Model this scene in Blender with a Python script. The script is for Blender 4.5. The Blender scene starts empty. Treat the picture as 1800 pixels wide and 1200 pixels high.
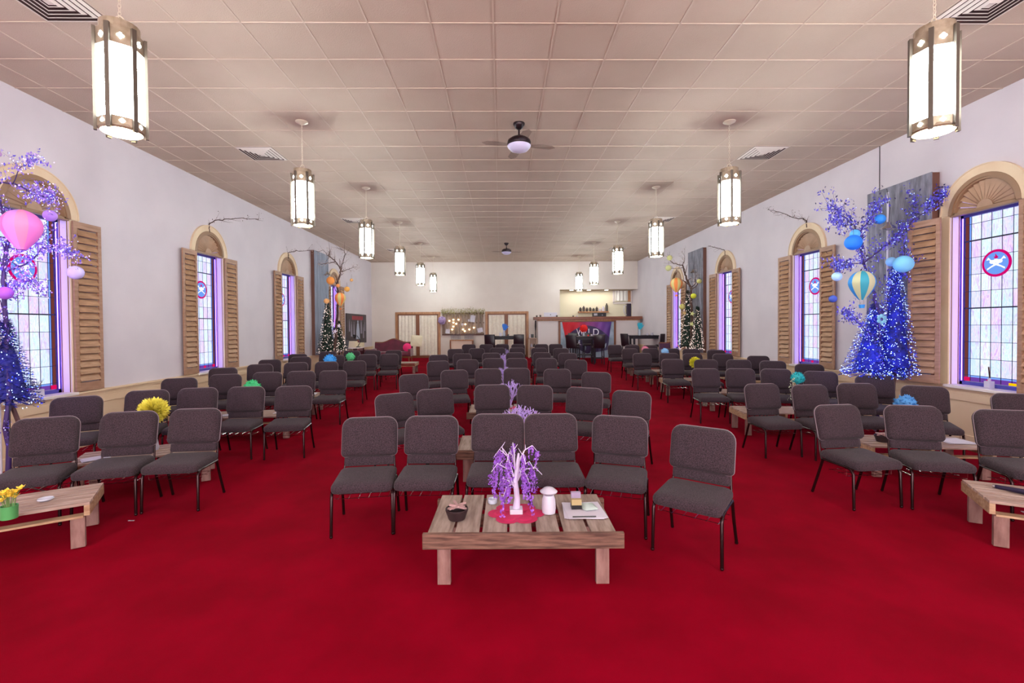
import bpy, bmesh, math, random
from math import sin, cos, pi, radians, atan, atan2, sqrt
from mathutils import Vector, Matrix
S = bpy.context.scene
COL = S.collection
# ---------------- camera ----------------
FPX, YAW, PITCH, ROLL, SX, SY, CH = 803.42, .01531, .017025, -.007392, 7.667, -13.562, 1.67
XL, XR, YF, H = -5.901, 6.351, 21.05, 4.619
def _axes():
    c, s = cos(YAW), sin(YAW); cp, sp = cos(PITCH), sin(PITCH); cr, sr = cos(ROLL), sin(ROLL)
    xr = Vector((c, -s, 0)); yf = Vector((s, c, 0)); z = Vector((0, 0, 1))
    d = yf*cp - z*sp; zu = yf*sp + z*cp
    return xr*cr + zu*sr, -xr*sr + zu*cr, d
AR, AU, AF = _axes()
cam = bpy.data.objects.new('camera', bpy.data.cameras.new('camera')); COL.objects.link(cam)
cam.data.sensor_width = 36; cam.data.lens = FPX/1800*36
cam.data.shift_x = SX/1800; cam.data.shift_y = SY/1800
cam.data.clip_start = .05; cam.data.clip_end = 200
m = Matrix.Identity(4)
for i in range(3):
    m[i][0] = AR[i]; m[i][1] = AU[i]; m[i][2] = -AF[i]
m[2][3] = CH
cam.matrix_world = m
S.camera = cam
def ray(u, v):
    return AR*((u-900+SX)/FPX) + AU*(-(v-600-SY)/FPX) + AF
def atY(u, v, Y): r = ray(u, v); return r*(Y/r.y) + Vector((0, 0, CH))
def atX(u, v, X): r = ray(u, v); return r*(X/r.x) + Vector((0, 0, CH))
def F(y): return max(0., .0155*(y-5.5))            # the floor rises gently towards the rear
SLOPE = atan(.0155)
# ---------------- world, exposure ----------------
S.view_settings.view_transform = 'Standard'; S.view_settings.look = 'None'
S.view_settings.gamma = 1; S.view_settings.exposure = 2.3
S.view_settings.use_curve_mapping = False
w = bpy.data.worlds.new('World'); S.world = w; w.use_nodes = True
w.node_tree.nodes['Background'].inputs[0].default_value = (.75, .82, 1, 1)
w.node_tree.nodes['Background'].inputs[1].default_value = .1
LANT = 15.      # emission of the pendant lantern panes
WIN = .26      # emission of the leaded glass
BACKFILL = 4.5   # emission of the fill panes added behind the camera
# ---------------- materials ----------------
def rgb(h):
    h = h.lstrip('#'); o = []
    for i in (0, 2, 4):
        c = int(h[i:i+2], 16)/255; o.append(c/12.92 if c < .04045 else ((c+.055)/1.055)**2.4)
    return tuple(o)+(1,)
MATS = {}
def mat(name, col='#808080', rough=.6, metal=0., emit=0., noise=None, scale=8, bump=0., bscale=60, stretch=(1,1,1), trans=0., sheen=0., alpha=1., sub=0.):
    if name in MATS: return MATS[name]
    m = bpy.data.materials.new(name); m.use_nodes = True; MATS[name] = m
    nt = m.node_tree; b = nt.nodes['Principled BSDF']
    c = rgb(col) if isinstance(col, str) else col
    b.inputs['Base Color'].default_value = c
    b.inputs['Roughness'].default_value = rough; b.inputs['Metallic'].default_value = metal
    if emit:
        b.inputs['Emission Color'].default_value = c; b.inputs['Emission Strength'].default_value = emit
    b.inputs['Transmission Weight'].default_value = trans
    b.inputs['Alpha'].default_value = alpha
    b.inputs['Sheen Weight'].default_value = sheen
    if noise or bump:
        tc = nt.nodes.new('ShaderNodeTexCoord'); mp = nt.nodes.new('ShaderNodeMapping')
        mp.inputs['Scale'].default_value = stretch
        nt.links.new(tc.outputs['Object'], mp.inputs[0])
    if noise:
        n = nt.nodes.new('ShaderNodeTexNoise'); n.inputs['Scale'].default_value = scale; n.inputs['Detail'].default_value = 4
        nt.links.new(mp.outputs[0], n.inputs[0])
        r = nt.nodes.new('ShaderNodeValToRGB'); r.color_ramp.elements[0].position = .35; r.color_ramp.elements[1].position = .65
        r.color_ramp.elements[0].color = rgb(noise); r.color_ramp.elements[1].color = c
        nt.links.new(n.outputs[0], r.inputs[0]); nt.links.new(r.outputs[0], b.inputs['Base Color'])
    if bump:
        n2 = nt.nodes.new('ShaderNodeTexNoise'); n2.inputs['Scale'].default_value = bscale; n2.inputs['Detail'].default_value = 3
        nt.links.new(mp.outputs[0], n2.inputs[0])
        bp = nt.nodes.new('ShaderNodeBump'); bp.inputs['Strength'].default_value = bump; bp.inputs['Distance'].default_value = .01
        nt.links.new(n2.outputs[0], bp.inputs['Height']); nt.links.new(bp.outputs[0], b.inputs['Normal'])
    return m
M_wall = mat('wall_paint', '#d0c6cc', .8, noise='#c9bfc6', scale=1.2, bump=.05, bscale=120)
M_wallf = mat('far_wall_paint', '#d8cbc3', .8, noise='#d2c4bc', scale=1.2)
M_tile = mat('ceiling_tile', '#c2ae9e', .9, noise='#b8a494', scale=.9, bump=.35, bscale=90)
M_grid = mat('ceiling_grid_paint', '#c3b0a0', .6)
M_carpet = mat('red_carpet', '#8c001d', 1., noise='#7c0017', scale=2, bump=.6, bscale=350)
M_carpet.node_tree.nodes['Principled BSDF'].inputs['Specular IOR Level'].default_value = .05
M_wains = mat('wainscot_paint', '#dcc0a0', .5, noise='#d6b898', scale=2)
M_casing = mat('casing_paint', '#dcc4a4', .5, noise='#d4b898', scale=3)
M_sillp = mat('sill_paint', '#e0d4d0', .4)
M_shut = mat('shutter_wood', '#a88068', .5, noise='#926c54', scale=5, stretch=(1,1,6))
M_louv = mat('louvre_wood', '#b48c6c', .5, noise='#9a7456', scale=6, stretch=(1,1,5))
M_fan = mat('sunburst_wood', '#ac8a70', .5, noise='#a08066', scale=6)
M_brown = mat('arch_ring_wood', '#8e6c50', .5)
M_jamb = mat('jamb_paint_light_tint', '#e2d2f0', .5)  # lilac light from the window mixed into the white paint colour
M_blueframe = mat('window_sash', '#4a48a0', .4)
M_came = mat('lead_came', '#30343c', .5, metal=.5)
M_fab = mat('chair_fabric', '#43313b', .95, noise='#1a0f14', scale=150, bump=.15, bscale=300, sheen=.05)
M_pipe = mat('chair_piping', '#84707a', .7)
M_tube = mat('chair_tube', '#2c1518', .25, metal=.6)
M_chrome = mat('chrome', '#c8c8c8', .2, metal=1)
M_plank = mat('pallet_plank', '#a49086', .75, noise='#7c685e', scale=7, stretch=(4,.5,1), bump=.3, bscale=40)
M_plank2 = mat('pallet_plank_long', '#b09a90', .75, noise='#94796e', scale=7, stretch=(.5,5,1), bump=.3, bscale=40)
M_beam = mat('pallet_beam', '#7c5a4c', .75, noise='#482c24', scale=9, stretch=(.6,3,6), bump=.3, bscale=40)
M_beam2 = mat('pallet_beam_pale', '#b8987a', .75, noise='#997458', scale=9, stretch=(.8,3,5), bump=.3, bscale=40)
M_leg = mat('pallet_leg', '#94706a', .75, noise='#73504a', scale=8, stretch=(2,2,.6), bump=.3, bscale=40)
M_lmet = mat('lantern_metal', '#b8a894', .35, metal=.5, noise='#9a8a74', scale=14)
M_lbar = mat('lantern_bar_metal', '#5c5248', .45, metal=.3)
M_gold = mat('fixture_cream', '#d8ccb8', .4, metal=.2)
M_black = mat('black_plastic', '#121014', .4)
M_white = mat('white_plastic', '#c4bece', .4)
M_paper = mat('paper_white', '#c8c2d0', .7)
M_clear = mat('clear_glass', '#ffffff', .05, trans=1.)
def emi(name, col, s):
    if name in MATS: return MATS[name]
    m = bpy.data.materials.new(name); m.use_nodes = True; MATS[name] = m; nt = m.node_tree
    nt.nodes.clear(); e = nt.nodes.new('ShaderNodeEmission'); o = nt.nodes.new('ShaderNodeOutputMaterial')
    e.inputs[0].default_value = rgb(col); e.inputs[1].default_value = s
    nt.links.new(e.outputs[0], o.inputs[0]); return m
M_pane = emi('lantern_pane', '#e8f6f6', LANT)
M_disc = emi('lantern_disc', '#fff0c0', LANT*.5)
def stained():
    m = bpy.data.materials.new('opal_stained_glass'); m.use_nodes = True; nt = m.node_tree; nt.nodes.clear()
    N = nt.nodes.new; L = nt.links.new
    tc = N('ShaderNodeTexCoord'); sp = N('ShaderNodeSeparateXYZ'); L(tc.outputs['Object'], sp.inputs[0])
    def mth(op, a, b=None):
        n = N('ShaderNodeMath'); n.operation = op
        for i, x in enumerate((a, b)):
            if x is None: continue
            if isinstance(x, (int, float)): n.inputs[i].default_value = x
            else: L(x, n.inputs[i])
        return n.outputs[0]
    cy = mth('FLOOR', mth('DIVIDE', mth('ADD', sp.outputs[1], .325), .13)); cz = mth('FLOOR', mth('DIVIDE', mth('SUBTRACT', sp.outputs[2], .94), .232))
    cb = N('ShaderNodeCombineXYZ'); L(cy, cb.inputs[0]); L(cz, cb.inputs[1])
    wn = N('ShaderNodeTexWhiteNoise'); L(cb.outputs[0], wn.inputs[0])
    mp = N('ShaderNodeMapping'); mp.inputs['Scale'].default_value = (1, 9, 1.7); L(tc.outputs['Object'], mp.inputs[0])
    ad = N('ShaderNodeVectorMath'); L(mp.outputs[0], ad.inputs[0]); L(wn.outputs['Color'], ad.inputs[1])
    ns = N('ShaderNodeTexNoise'); ns.inputs['Scale'].default_value = 3.2; ns.inputs['Detail'].default_value = 5; ns.inputs['Distortion'].default_value = 1.2
    L(ad.outputs[0], ns.inputs[0])
    r = N('ShaderNodeValToRGB'); cr = r.color_ramp
    cr.elements[0].position = .3; cr.elements[0].color = rgb('#d0b8ee'); cr.elements[1].position = .72; cr.elements[1].color = rgb('#c4ecf0')
    for p, c in ((.4, '#e0d4f8'), (.48, '#f4f2fa'), (.56, '#cfe0ff'), (.64, '#f2eef6')):
        e = cr.elements.new(p); e.color = rgb(c)
    L(ns.outputs[0], r.inputs[0])
    r2 = N('ShaderNodeValToRGB'); r2.color_ramp.interpolation = 'CONSTANT'; c2 = r2.color_ramp
    c2.elements[0].color = rgb('#cfe9ff'); c2.elements[1].position = .85; c2.elements[1].color = rgb('#ecc8f2')
    for p, c in ((.25, '#eef4ff'), (.45, '#dcd6ff'), (.65, '#dffcf8')):
        e = c2.elements.new(p); e.color = rgb(c)
    L(wn.outputs['Value'], r2.inputs[0])
    mx = N('ShaderNodeMix'); mx.data_type = 'RGBA'; mx.blend_type = 'MULTIPLY'; mx.inputs[0].default_value = .6
    L(r.outputs[0], mx.inputs[6]); L(r2.outputs[0], mx.inputs[7])
    e = N('ShaderNodeEmission'); e.inputs[1].default_value = WIN; L(mx.outputs[2], e.inputs[0])
    o = N('ShaderNodeOutputMaterial'); L(e.outputs[0], o.inputs[0]); return m
M_glass = stained()
M_gblue = emi('blue_border_glass', '#7fa8ff', WIN*.8); M_goran = emi('amber_border_glass', '#9a5048', WIN*.4)
M_gred = emi('red_border_glass', '#e0105a', WIN*.8); M_gvio = emi('violet_border_glass', '#8a50c8', WIN*.5); M_led = emi('violet_led_strip', '#8a50ff', 3.0)
M_gyel = emi('yellow_glass', '#ffc000', WIN*.9)
M_gpink = emi('magenta_ring_glass', '#d80a72', WIN*.75); M_gmid = emi('sky_blue_glass', '#6f9df0', WIN*.85); M_gwh = emi('white_emblem_glass', '#f2f2ee', WIN)
M_gfan = emi('sunburst_glass', '#d8b8e0', WIN*.6)
# ---------------- mesh builder ----------------
class MB:
    def __init__(s): s.v = []; s.f = []
    def add(s, vs, fs, M=None):
        n = len(s.v); s.v += [tuple(M @ Vector(p)) if M else tuple(p) for p in vs]; s.f += [tuple(i+n for i in f) for f in fs]; return s
    def box(s, x0, x1, y0, y1, z0, z1, M=None):
        v = [(x, y, z) for x in (x0, x1) for y in (y0, y1) for z in (z0, z1)]
        return s.add(v, [(0,1,3,2),(4,6,7,5),(0,4,5,1),(2,3,7,6),(0,2,6,4),(1,5,7,3)], M)
    def cbox(s, cx, cy, cz, w, d, h, M=None): return s.box(cx-w/2, cx+w/2, cy-d/2, cy+d/2, cz-h/2, cz+h/2, M)
    def prism(s, poly, z0, z1, M=None):
        n = len(poly); v = [(x, y, z0) for x, y in poly]+[(x, y, z1) for x, y in poly]
        f = [tuple(reversed(range(n))), tuple(range(n, 2*n))]+[(i, (i+1) % n, n+(i+1) % n, n+i) for i in range(n)]
        return s.add(v, f, M)
    def lathe(s, prof, n=16, M=None, cap=True):
        v = []; f = []
        for r, z in prof:
            for i in range(n): a = 2*pi*i/n; v.append((r*cos(a), r*sin(a), z))
        for k in range(len(prof)-1):
            for i in range(n): j = (i+1) % n; f.append((k*n+i, k*n+j, (k+1)*n+j, (k+1)*n+i))
        if cap:
            f.append(tuple(reversed(range(n)))); f.append(tuple(range((len(prof)-1)*n, len(prof)*n)))
        return s.add(v, f, M)
    def cyl(s, p0, p1, r0, r1=None, n=8): return s.tube([p0, p1], [r0, r0 if r1 is None else r1], n)
    def tube(s, pts, r, n=6):
        pts = [Vector(p) for p in pts]
        if not isinstance(r, (list, tuple)): r = [r]*len(pts)
        v = []; f = []; up = Vector((0, 0, 1)); prev = None
        for i, p in enumerate(pts):
            d = (pts[min(i+1, len(pts)-1)]-pts[max(i-1, 0)]).normalized()
            if prev is None:
                a = d.cross(up); a = a.normalized() if a.length > .1 else d.cross(Vector((1, 0, 0))).normalized()
            else:
                a = (prev - d*prev.dot(d)); a = a.normalized() if a.length > 1e-4 else d.orthogonal().normalized()
            prev = a; b = d.cross(a)
            for k in range(n): t = 2*pi*k/n; v.append(p+(a*cos(t)+b*sin(t))*r[i])
        for i in range(len(pts)-1):
            for k in range(n): j = (k+1) % n; f.append((i*n+k, i*n+j, (i+1)*n+j, (i+1)*n+k))
        f.append(tuple(reversed(range(n)))); f.append(tuple(range((len(pts)-1)*n, len(pts)*n)))
        return s.add(v, f)
    def sph(s, c, r, n=10, k=6, sc=(1, 1, 1)):
        prof = [(max(1e-4, r*sin(pi*i/k)), -r*cos(pi*i/k)) for i in range(k+1)]
        return s.lathe(prof, n, Matrix.Translation(c) @ Matrix.Diagonal((*sc, 1)))
    def quad(s, a, b, c, d): return s.add([a, b, c, d], [(0, 1, 2, 3)])
    def puff(s, outline, levels, M=None):
        # stacked copies of an outline, each scaled about its centre: (inset, height)
        cx = sum(p[0] for p in outline)/len(outline); cy = (min(p[1] for p in outline)+max(p[1] for p in outline))/2
        hx = max(p[0] for p in outline)-cx; hy = max(p[1] for p in outline)-cy; n = len(outline); v = []; f = []
        for ins, z in levels:
            for x, y in outline: v.append((cx+(x-cx)*(1-ins/hx), cy+(y-cy)*(1-ins/hy), z))
        for k in range(len(levels)-1):
            for i in range(n): j = (i+1) % n; f.append((k*n+i, k*n+j, (k+1)*n+j, (k+1)*n+i))
        f.append(tuple(reversed(range(n)))); f.append(tuple(range((len(levels)-1)*n, len(levels)*n)))
        return s.add(v, f, M)
    def build(s, name, m, parent=None, smooth=None, bevel=0, loc=None):
        me = bpy.data.meshes.new(name); me.from_pydata([tuple(p) for p in s.v], [], s.f); me.materials.append(m)
        if bevel:
            bm = bmesh.new(); bm.from_mesh(me); bmesh.ops.bevel(bm, geom=bm.edges[:], offset=bevel, segments=2, affect='EDGES', profile=.5, clamp_overlap=True); bm.to_mesh(me); bm.free()
        bm = bmesh.new(); bm.from_mesh(me); bmesh.ops.recalc_face_normals(bm, faces=bm.faces[:]); bm.to_mesh(me); bm.free()
        if smooth:
            me.polygons.foreach_set('use_smooth', [True]*len(me.polygons)); me.set_sharp_from_angle(angle=radians(smooth))
        o = bpy.data.objects.new(name, me); COL.objects.link(o)
        if parent: o.parent = parent
        if loc: o.location = loc
        return o
def tag(o, label=None, cat=None, group=None, kind=None):
    if label: o['label'] = label
    if cat: o['category'] = cat
    if group: o['group'] = group
    if kind: o['kind'] = kind
    return o
def empty(name, loc=(0, 0, 0), rz=0, slope=False, **k):
    o = bpy.data.objects.new(name, None); COL.objects.link(o); o.location = loc; o.empty_display_size = .1
    if slope: o.rotation_mode = 'ZYX'; o.rotation_euler = (SLOPE if loc[1] > 5.5 else 0, 0, rz)
    else: o.rotation_euler = (0, 0, rz)
    return tag(o, **k)
def dup(o, parent=None):
    c = o.copy(); COL.objects.link(c)
    if parent: c.parent = parent
    for ch in CH_OF.get(o.name, [x for x in o.children]): dup(ch, c)
    return c
CH_OF = {}
def struct(o): o['kind'] = 'structure'; return o
def text(body, size, mtl, parent, M, name='lettering', ext=.002):
    cu = bpy.data.curves.new(name, 'FONT'); cu.body = body; cu.size = size; cu.extrude = ext; cu.align_x = 'CENTER'; cu.align_y = 'CENTER'
    t = bpy.data.objects.new(name, cu); me = bpy.data.meshes.new_from_object(t); bpy.data.objects.remove(t)
    me.transform(M); me.materials.append(mtl); o = bpy.data.objects.new(name, me); COL.objects.link(o); o.parent = parent; return o
def RXZ(x=0, y=0, z=0): return Matrix.Rotation(z, 4, 'Z') @ Matrix.Rotation(y, 4, 'Y') @ Matrix.Rotation(x, 4, 'X')
TR = Matrix.Translation
# ---------------- room shell ----------------
YB = -4.0
b = MB(); b.add([(XL, YB, 0), (XR, YB, 0), (XR, 5.5, 0), (XL, 5.5, 0), (XR, 24, F(24)), (XL, 24, F(24))], [(0, 1, 2, 3), (3, 2, 4, 5)])
b.add([(XL, YB, -.1), (XR, YB, -.1), (XR, 24, -.1), (XL, 24, -.1)], [(3, 2, 1, 0)])
struct(b.build('floor', M_carpet))
b = MB(); b.box(XL-.3, XR+.3, YB-.1, 24, H, H+.08); ceil = struct(b.build('ceiling', M_tile))
X0, Y0, T = -.049, 4.498, .6096
b = MB()
for k in range(-10, 12):
    x = X0+k*T
    if XL < x < XR: b.box(x-.008, x+.008, YB, YF, H-.006, H+.002)
for j in range(-14, 28):
    y = Y0+j*T
    if y < YF: b.box(XL, XR, y-.005, y+.005, H-.0075, H+.002)
b.build('ceiling_grid', M_grid, ceil)
CENT = [2.47-3.45, 2.47, 5.92, 9.38, 12.8, 16.32]
SP, SILL, HO, RO, RC = 3.17, .80, .45, .45, .575     # spring height, sill height, opening half width
def wall_side(name, X, sg):
    # sheet wall with arched openings, 12 cm thick outward
    b = MB()
    def q(y0, y1, z0, z1): b.box(min(X, X+sg*.2), max(X, X+sg*.2), y0, y1, z0, z1)
    ys = [YB]+[v for c in CENT for v in (c-HO, c+HO)]+[YF+3]
    for i in range(0, len(ys), 2): q(ys[i], ys[i+1], 0, H)
    for c in CENT:
        q(c-HO, c+HO, 0, SILL); n = 16
        for i in range(n):
            a0, a1 = pi-pi*i/n, pi-pi*(i+1)/n
            p0 = (c+RO*cos(a0), SP+RO*sin(a0)); p1 = (c+RO*cos(a1), SP+RO*sin(a1))
            v = [(x, y, z) for x in (X, X+sg*.2) for y, z in (p0, p1, (p1[0], H), (p0[0], H))]
            b.add(v, [(0, 1, 2, 3), (7, 6, 5, 4), (0, 4, 5, 1), (2, 6, 7, 3)])
    return struct(b.build(name, M_wall))
wl = wall_side('wall_left', XL, -1); wr = wall_side('wall_right', XR, 1)
# wall behind the camera, with three unseen glowing panes added as front fill
b = MB(); b.box(XL-.2, XR+.2, YB-.2, YB, 0, H); wb = struct(b.build('wall_back', M_wall))
M_backfill = emi('back_fill_glow', '#fff4f4', BACKFILL)
for x in (-3.9, .2, 4.3):
    b = MB(); b.box(x-.75, x+.75, YB, YB+.02, 1.0, 3.9); b.build('back_fill_pane', M_backfill, wb)
# wainscot
def wainscot(nm, X, sg):
    b = MB(); i = X-sg*.015; o = X
    def q(y0, y1, z0, z1, t): b.box(min(X, X-sg*t), max(X, X-sg*t), y0, y1, z0, z1)
    q(YB, YF, 0, .76, .012)                 # field
    q(YB, YF, .0, .14, .035)
    q(YB, YF, .60, .70, .03)
    y = YB+.1
    while y < YF:
        q(y, y+.14, .14, .60, .03); y += 1.05
    o = struct(b.build('trim_1' if sg < 0 else 'trim_2', M_wains, bevel=.003))
    b = MB(); q = lambda y0, y1, z0, z1, t: b.box(min(X, X-sg*t), max(X, X-sg*t), y0, y1, z0, z1)
    q(YB, YF, .765, .795, .06); q(YB, YF, .735, .765, .04); q(YB, YF, .70, .735, .028)
    b.build('cap_moulding', M_wains, o, bevel=.004)
    return o
wainscot('l', XL, -1); wainscot('r', XR, 1)
# ---------------- windows ----------------
def ringpts(c, r, a): return (c+r*cos(a), SP+r*sin(a))
def window(n, X, sg, c):
    r = empty('window_%d' % n, (X, c, 0)); struct(r)
    D = .17
    def bx(b, x0, x1, y0, y1, z0, z1): b.box(min(sg*x0, sg*x1), max(sg*x0, sg*x1), y0, y1, z0, z1)
    # local x: 0 wall face, + outward (sg)
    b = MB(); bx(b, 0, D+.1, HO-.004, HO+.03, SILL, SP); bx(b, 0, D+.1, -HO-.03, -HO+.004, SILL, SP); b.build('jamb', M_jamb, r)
    b = MB()
    for s in (-1, 1):
        y0, y1 = sorted((s*(HO-.003), s*(HO-.012))); bx(b, .012, .022, y0, y1, SILL, SP); bx(b, D-.055, D-.045, y0, y1, SILL, SP)
    b.build('screen_stop', M_brown, r)
    b = MB(); bx(b, -.075, D+.1, -HO-.02, HO+.02, SILL-.035, SILL+.004); b.build('sill', M_sillp, r, bevel=.004)
    b = MB()
    for s in (-1, 1):
        y0, y1 = sorted((s*(HO-.004), s*(HO-.045))); bx(b, D-.03, D+.02, y0, y1, SILL, SP)
    bx(b, D-.03, D+.02, -HO, HO, SILL+.004, SILL+.05); bx(b, D-.03, D+.02, -HO, HO, SP-.04, SP); b.build('window_frame', M_blueframe, r)
    x = D+.005
    b = MB(); bx(b, x, x+.006, -.325, .325, .94, SP-.04); b.build('glass', M_glass, r)
    b = MB()
    for s in (-1, 1): bx(b, x, x+.006, *sorted((s*.325, s*.355)), .86, SP-.04)
    bx(b, x, x+.006, -.355, .355, .915, .94); b.build('blue_border', M_gblue, r)
    b = MB()
    for s in (-1, 1): bx(b, x, x+.006, *sorted((s*.355, s*.41)), .915, SP-.04)
    b.build('amber_border', M_goran, r)
    b = MB(); bx(b, x, x+.006, -.41, .41, .855, .915); b.build('violet_border', M_gvio, r)
    b = MB(); bx(b, x-.006, x-.001, .33, .41, .858, .912); bx(b, x-.006, x-.001, .05, .11, .858, .9); b.build('red_border', M_gred, r)
    b = MB(); bx(b, x-.006, x-.001, -.3, -.16, .858, .89); b.build('yellow_border', M_gyel, r)
    b = MB()
    for q_ in (-1, 1): bx(b, D-.036, D-.031, *sorted((q_*(HO-.036), q_*(HO-.046))), SILL+.06, SP-.05)
    b.build('led_strip', M_led, r)
    b = MB()
    for y in (-.355, -.325, -.195, -.065, .065, .195, .325, .355): bx(b, x-.004, x, y-.003, y+.003, .86, SP-.04)
    zz = .94
    while zz < SP-.05:
        t = .009 if (abs(zz-1.868) < .03 or abs(zz-2.796) < .03) else .003
        bx(b, x-.004-(.008 if t > .005 else 0), x, -.41, .41, zz-t, zz+t); zz += .232
    b.build('leading', M_came, r)
    # medallion
    def disc(R, x0, x1, mt, nm):
        b = MB(); vs = []
        for xx in (x0, x1):
            for i in range(32): a = 2*pi*i/32; vs.append((sg*xx, R*cos(a), 2.45+R*sin(a)))
        b.add(vs, [tuple(range(32)), tuple(range(32, 64))]+[(i, (i+1) % 32, 32+(i+1) % 32, 32+i) for i in range(32)]); return b.build(nm, mt, r)
    md = disc(.18, x-.008, x-.002, M_gpink, 'medallion')
    disc(.147, x-.012, x-.008, M_gmid, 'medallion_field')
    b = MB(); X2 = sg*(x-.014)
    def flat(pts): b.add([(X2, p[0], 2.45+p[1]) for p in pts]+[(sg*(x-.012), p[0], 2.45+p[1]) for p in pts], [tuple(range(len(pts)))]+[(i, (i+1) % len(pts), len(pts)+(i+1) % len(pts), len(pts)+i) for i in range(len(pts))])
    for s in (-1, 1):   # two crossed fish under a basket of loaves
        flat([(s*.105, -.085), (s*.06, -.055), (s*-.03, -.015), (s*-.085, .05), (s*-.12, .045), (s*-.095, .085), (s*-.06, .045), (s*-.01, .005), (s*.06, -.035), (s*.11, -.065)])
    for yy, z0 in ((-.045, .02), (0, .03), (.045, .02)): flat([(yy+.035*cos(a), z0+.026*sin(a)) for a in [i*pi/5 for i in range(10)]])
    b.build('emblem', M_gwh, r)
    b = MB(); flat([(-.012, .06), (.012, .06), (.03, .09), (.01, .085), (.008, .125), (-.01, .1), (-.03, .075)]); b.build('emblem_flame', M_gpink, r)
    # arch casing
    def arc(b, r0, r1, x0, x1, n=24):
        v = []; f = []
        for i in range(n+1):
            a = pi*i/n
            for rr, xx in ((r0, x0), (r0, x1), (r1, x1), (r1, x0)): v.append((sg*xx, rr*cos(a), SP+rr*sin(a)))
        for i in range(n):
            for k in range(4): f.append((i*4+k, i*4+(k+1) % 4, i*4+4+(k+1) % 4, i*4+4+k))
        f += [(0, 1, 2, 3), (n*4+3, n*4+2, n*4+1, n*4)]; b.add(v, f)
    b = MB(); arc(b, RO-.002, RC-.012, -.03, 0); arc(b, RC-.014, RC, -.04, 0); b.build('arch_casing', M_casing, r, smooth=30)
    b = MB()
    for s in (-1, 1): bx(b, -.02, 0, *sorted((s*HO, s*RC)), SILL, SP)
    b.build('side_casing', M_casing, r)
    b = MB(); arc(b, RO-.05, RO+.004, -.036, .05); arc(b, RO-.075, RO-.045, -.02, .05)
    bx(b, -.02, .05, -RO+.01, RO-.01, SP-.022, SP+.018); b.build('arch_ring', M_brown, r, smooth=30)
    b = MB(); arc(b, 0.001, RO-.06, .06, .064); b.build('sunburst_glass', M_gfan, r)
    b = MB(); n = 14
    for i in range(n):
        a0 = pi*(i+.02)/n; a1 = pi*(i+.80)/n; R1 = RO-.068; r0 = .09; v = []
        for (aa, xx) in ((a0, .008), (a1, .036)):
            for rr in (r0, R1):
                for dx in (0, .008): v.append((sg*(xx+dx), rr*cos(aa), SP+.018+rr*sin(aa)))
        b.add(v, [(0, 1, 3, 2), (4, 6, 7, 5), (0, 4, 5, 1), (2, 3, 7, 6), (0, 2, 6, 4), (1, 5, 7, 3)])
    b.build('sunburst_slats', M_fan, r)
    b = MB(); v = [(sg*xx, .1*cos(pi*i/12), SP+.018+.1*sin(pi*i/12)) for xx in (.0, .05) for i in range(13)]
    b.add(v, [tuple(range(13)), tuple(range(13, 26))]+[(i, i+1, 14+i, 13+i) for i in range(12)]); b.build('sunburst_hub', M_fan, r)
    return r
n = 1
for c in CENT:
    window(n, XL, -1, c); window(n+1, XR, 1, c); n += 2
# shutters
def make_shutter(idx):
    r = empty('louvred_shutter'); wd, z0, z1 = .42, .803, 3.155
    b = MB(); t = .028
    b.box(0, t, 0, .055, z0, z1); b.box(0, t, wd-.055, wd, z0, z1); b.box(0, t, .055, wd-.055, z1-.09, z1); b.box(0, t, .055, wd-.055, z0, z0+.12)
    b.build('frame', M_shut, r, bevel=.002)
    b = MB(); n = 22; zz = z0+.135; dz = (z1-.10-zz)/n
    for i in range(n):
        zc = zz+dz*(i+.5); M = TR((t/2, wd/2, zc)) @ Matrix.Rotation(radians(-30), 4, 'Y'); b.cbox(0, 0, 0, .009, wd-.112, dz*1.04, M)
    b.build('louvres', M_louv, r); return r
sh0 = make_shutter(0); first = True
ORD = ['first', 'second', 'third', 'fourth', 'fifth', 'sixth', 'seventh']
SHF = {}
for side, X, sg in (('left', XL, 1), ('right', XR, -1)):
    for wi, c in enumerate(CENT[2:]):
        for s, pos in ((-1, 'near'), (1, 'far')):
            if wi == 0 and side == 'left' and s == -1: continue
            o = sh0 if first else dup(sh0); first = False
            # local: x from wall into room, y outward from the opening
            over = (side, wi, s) == ('right', 0, 1); ang = 12 if over else 2
            mx = Matrix.Diagonal((sg, s, 1, 1))
            R = Matrix.Rotation(0, 4, 'Z')
            a = radians(ang)
            # direction of leaf: outward along s*y and sg*x
            M = Matrix(((sg*cos(a), sg*sin(a), 0, X+sg*(.125 if over else .035)), (-s*sin(a), s*cos(a), 0, c+s*.452), (0, 0, 1, 0), (0, 0, 0, 1)))
            o.matrix_world = M
            tag(o, 'natural wood louvred shutter, %s side of the %s window from front, %s wall' % (pos, ORD[wi], side), 'shutter', 'louvred wood window shutters')
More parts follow.
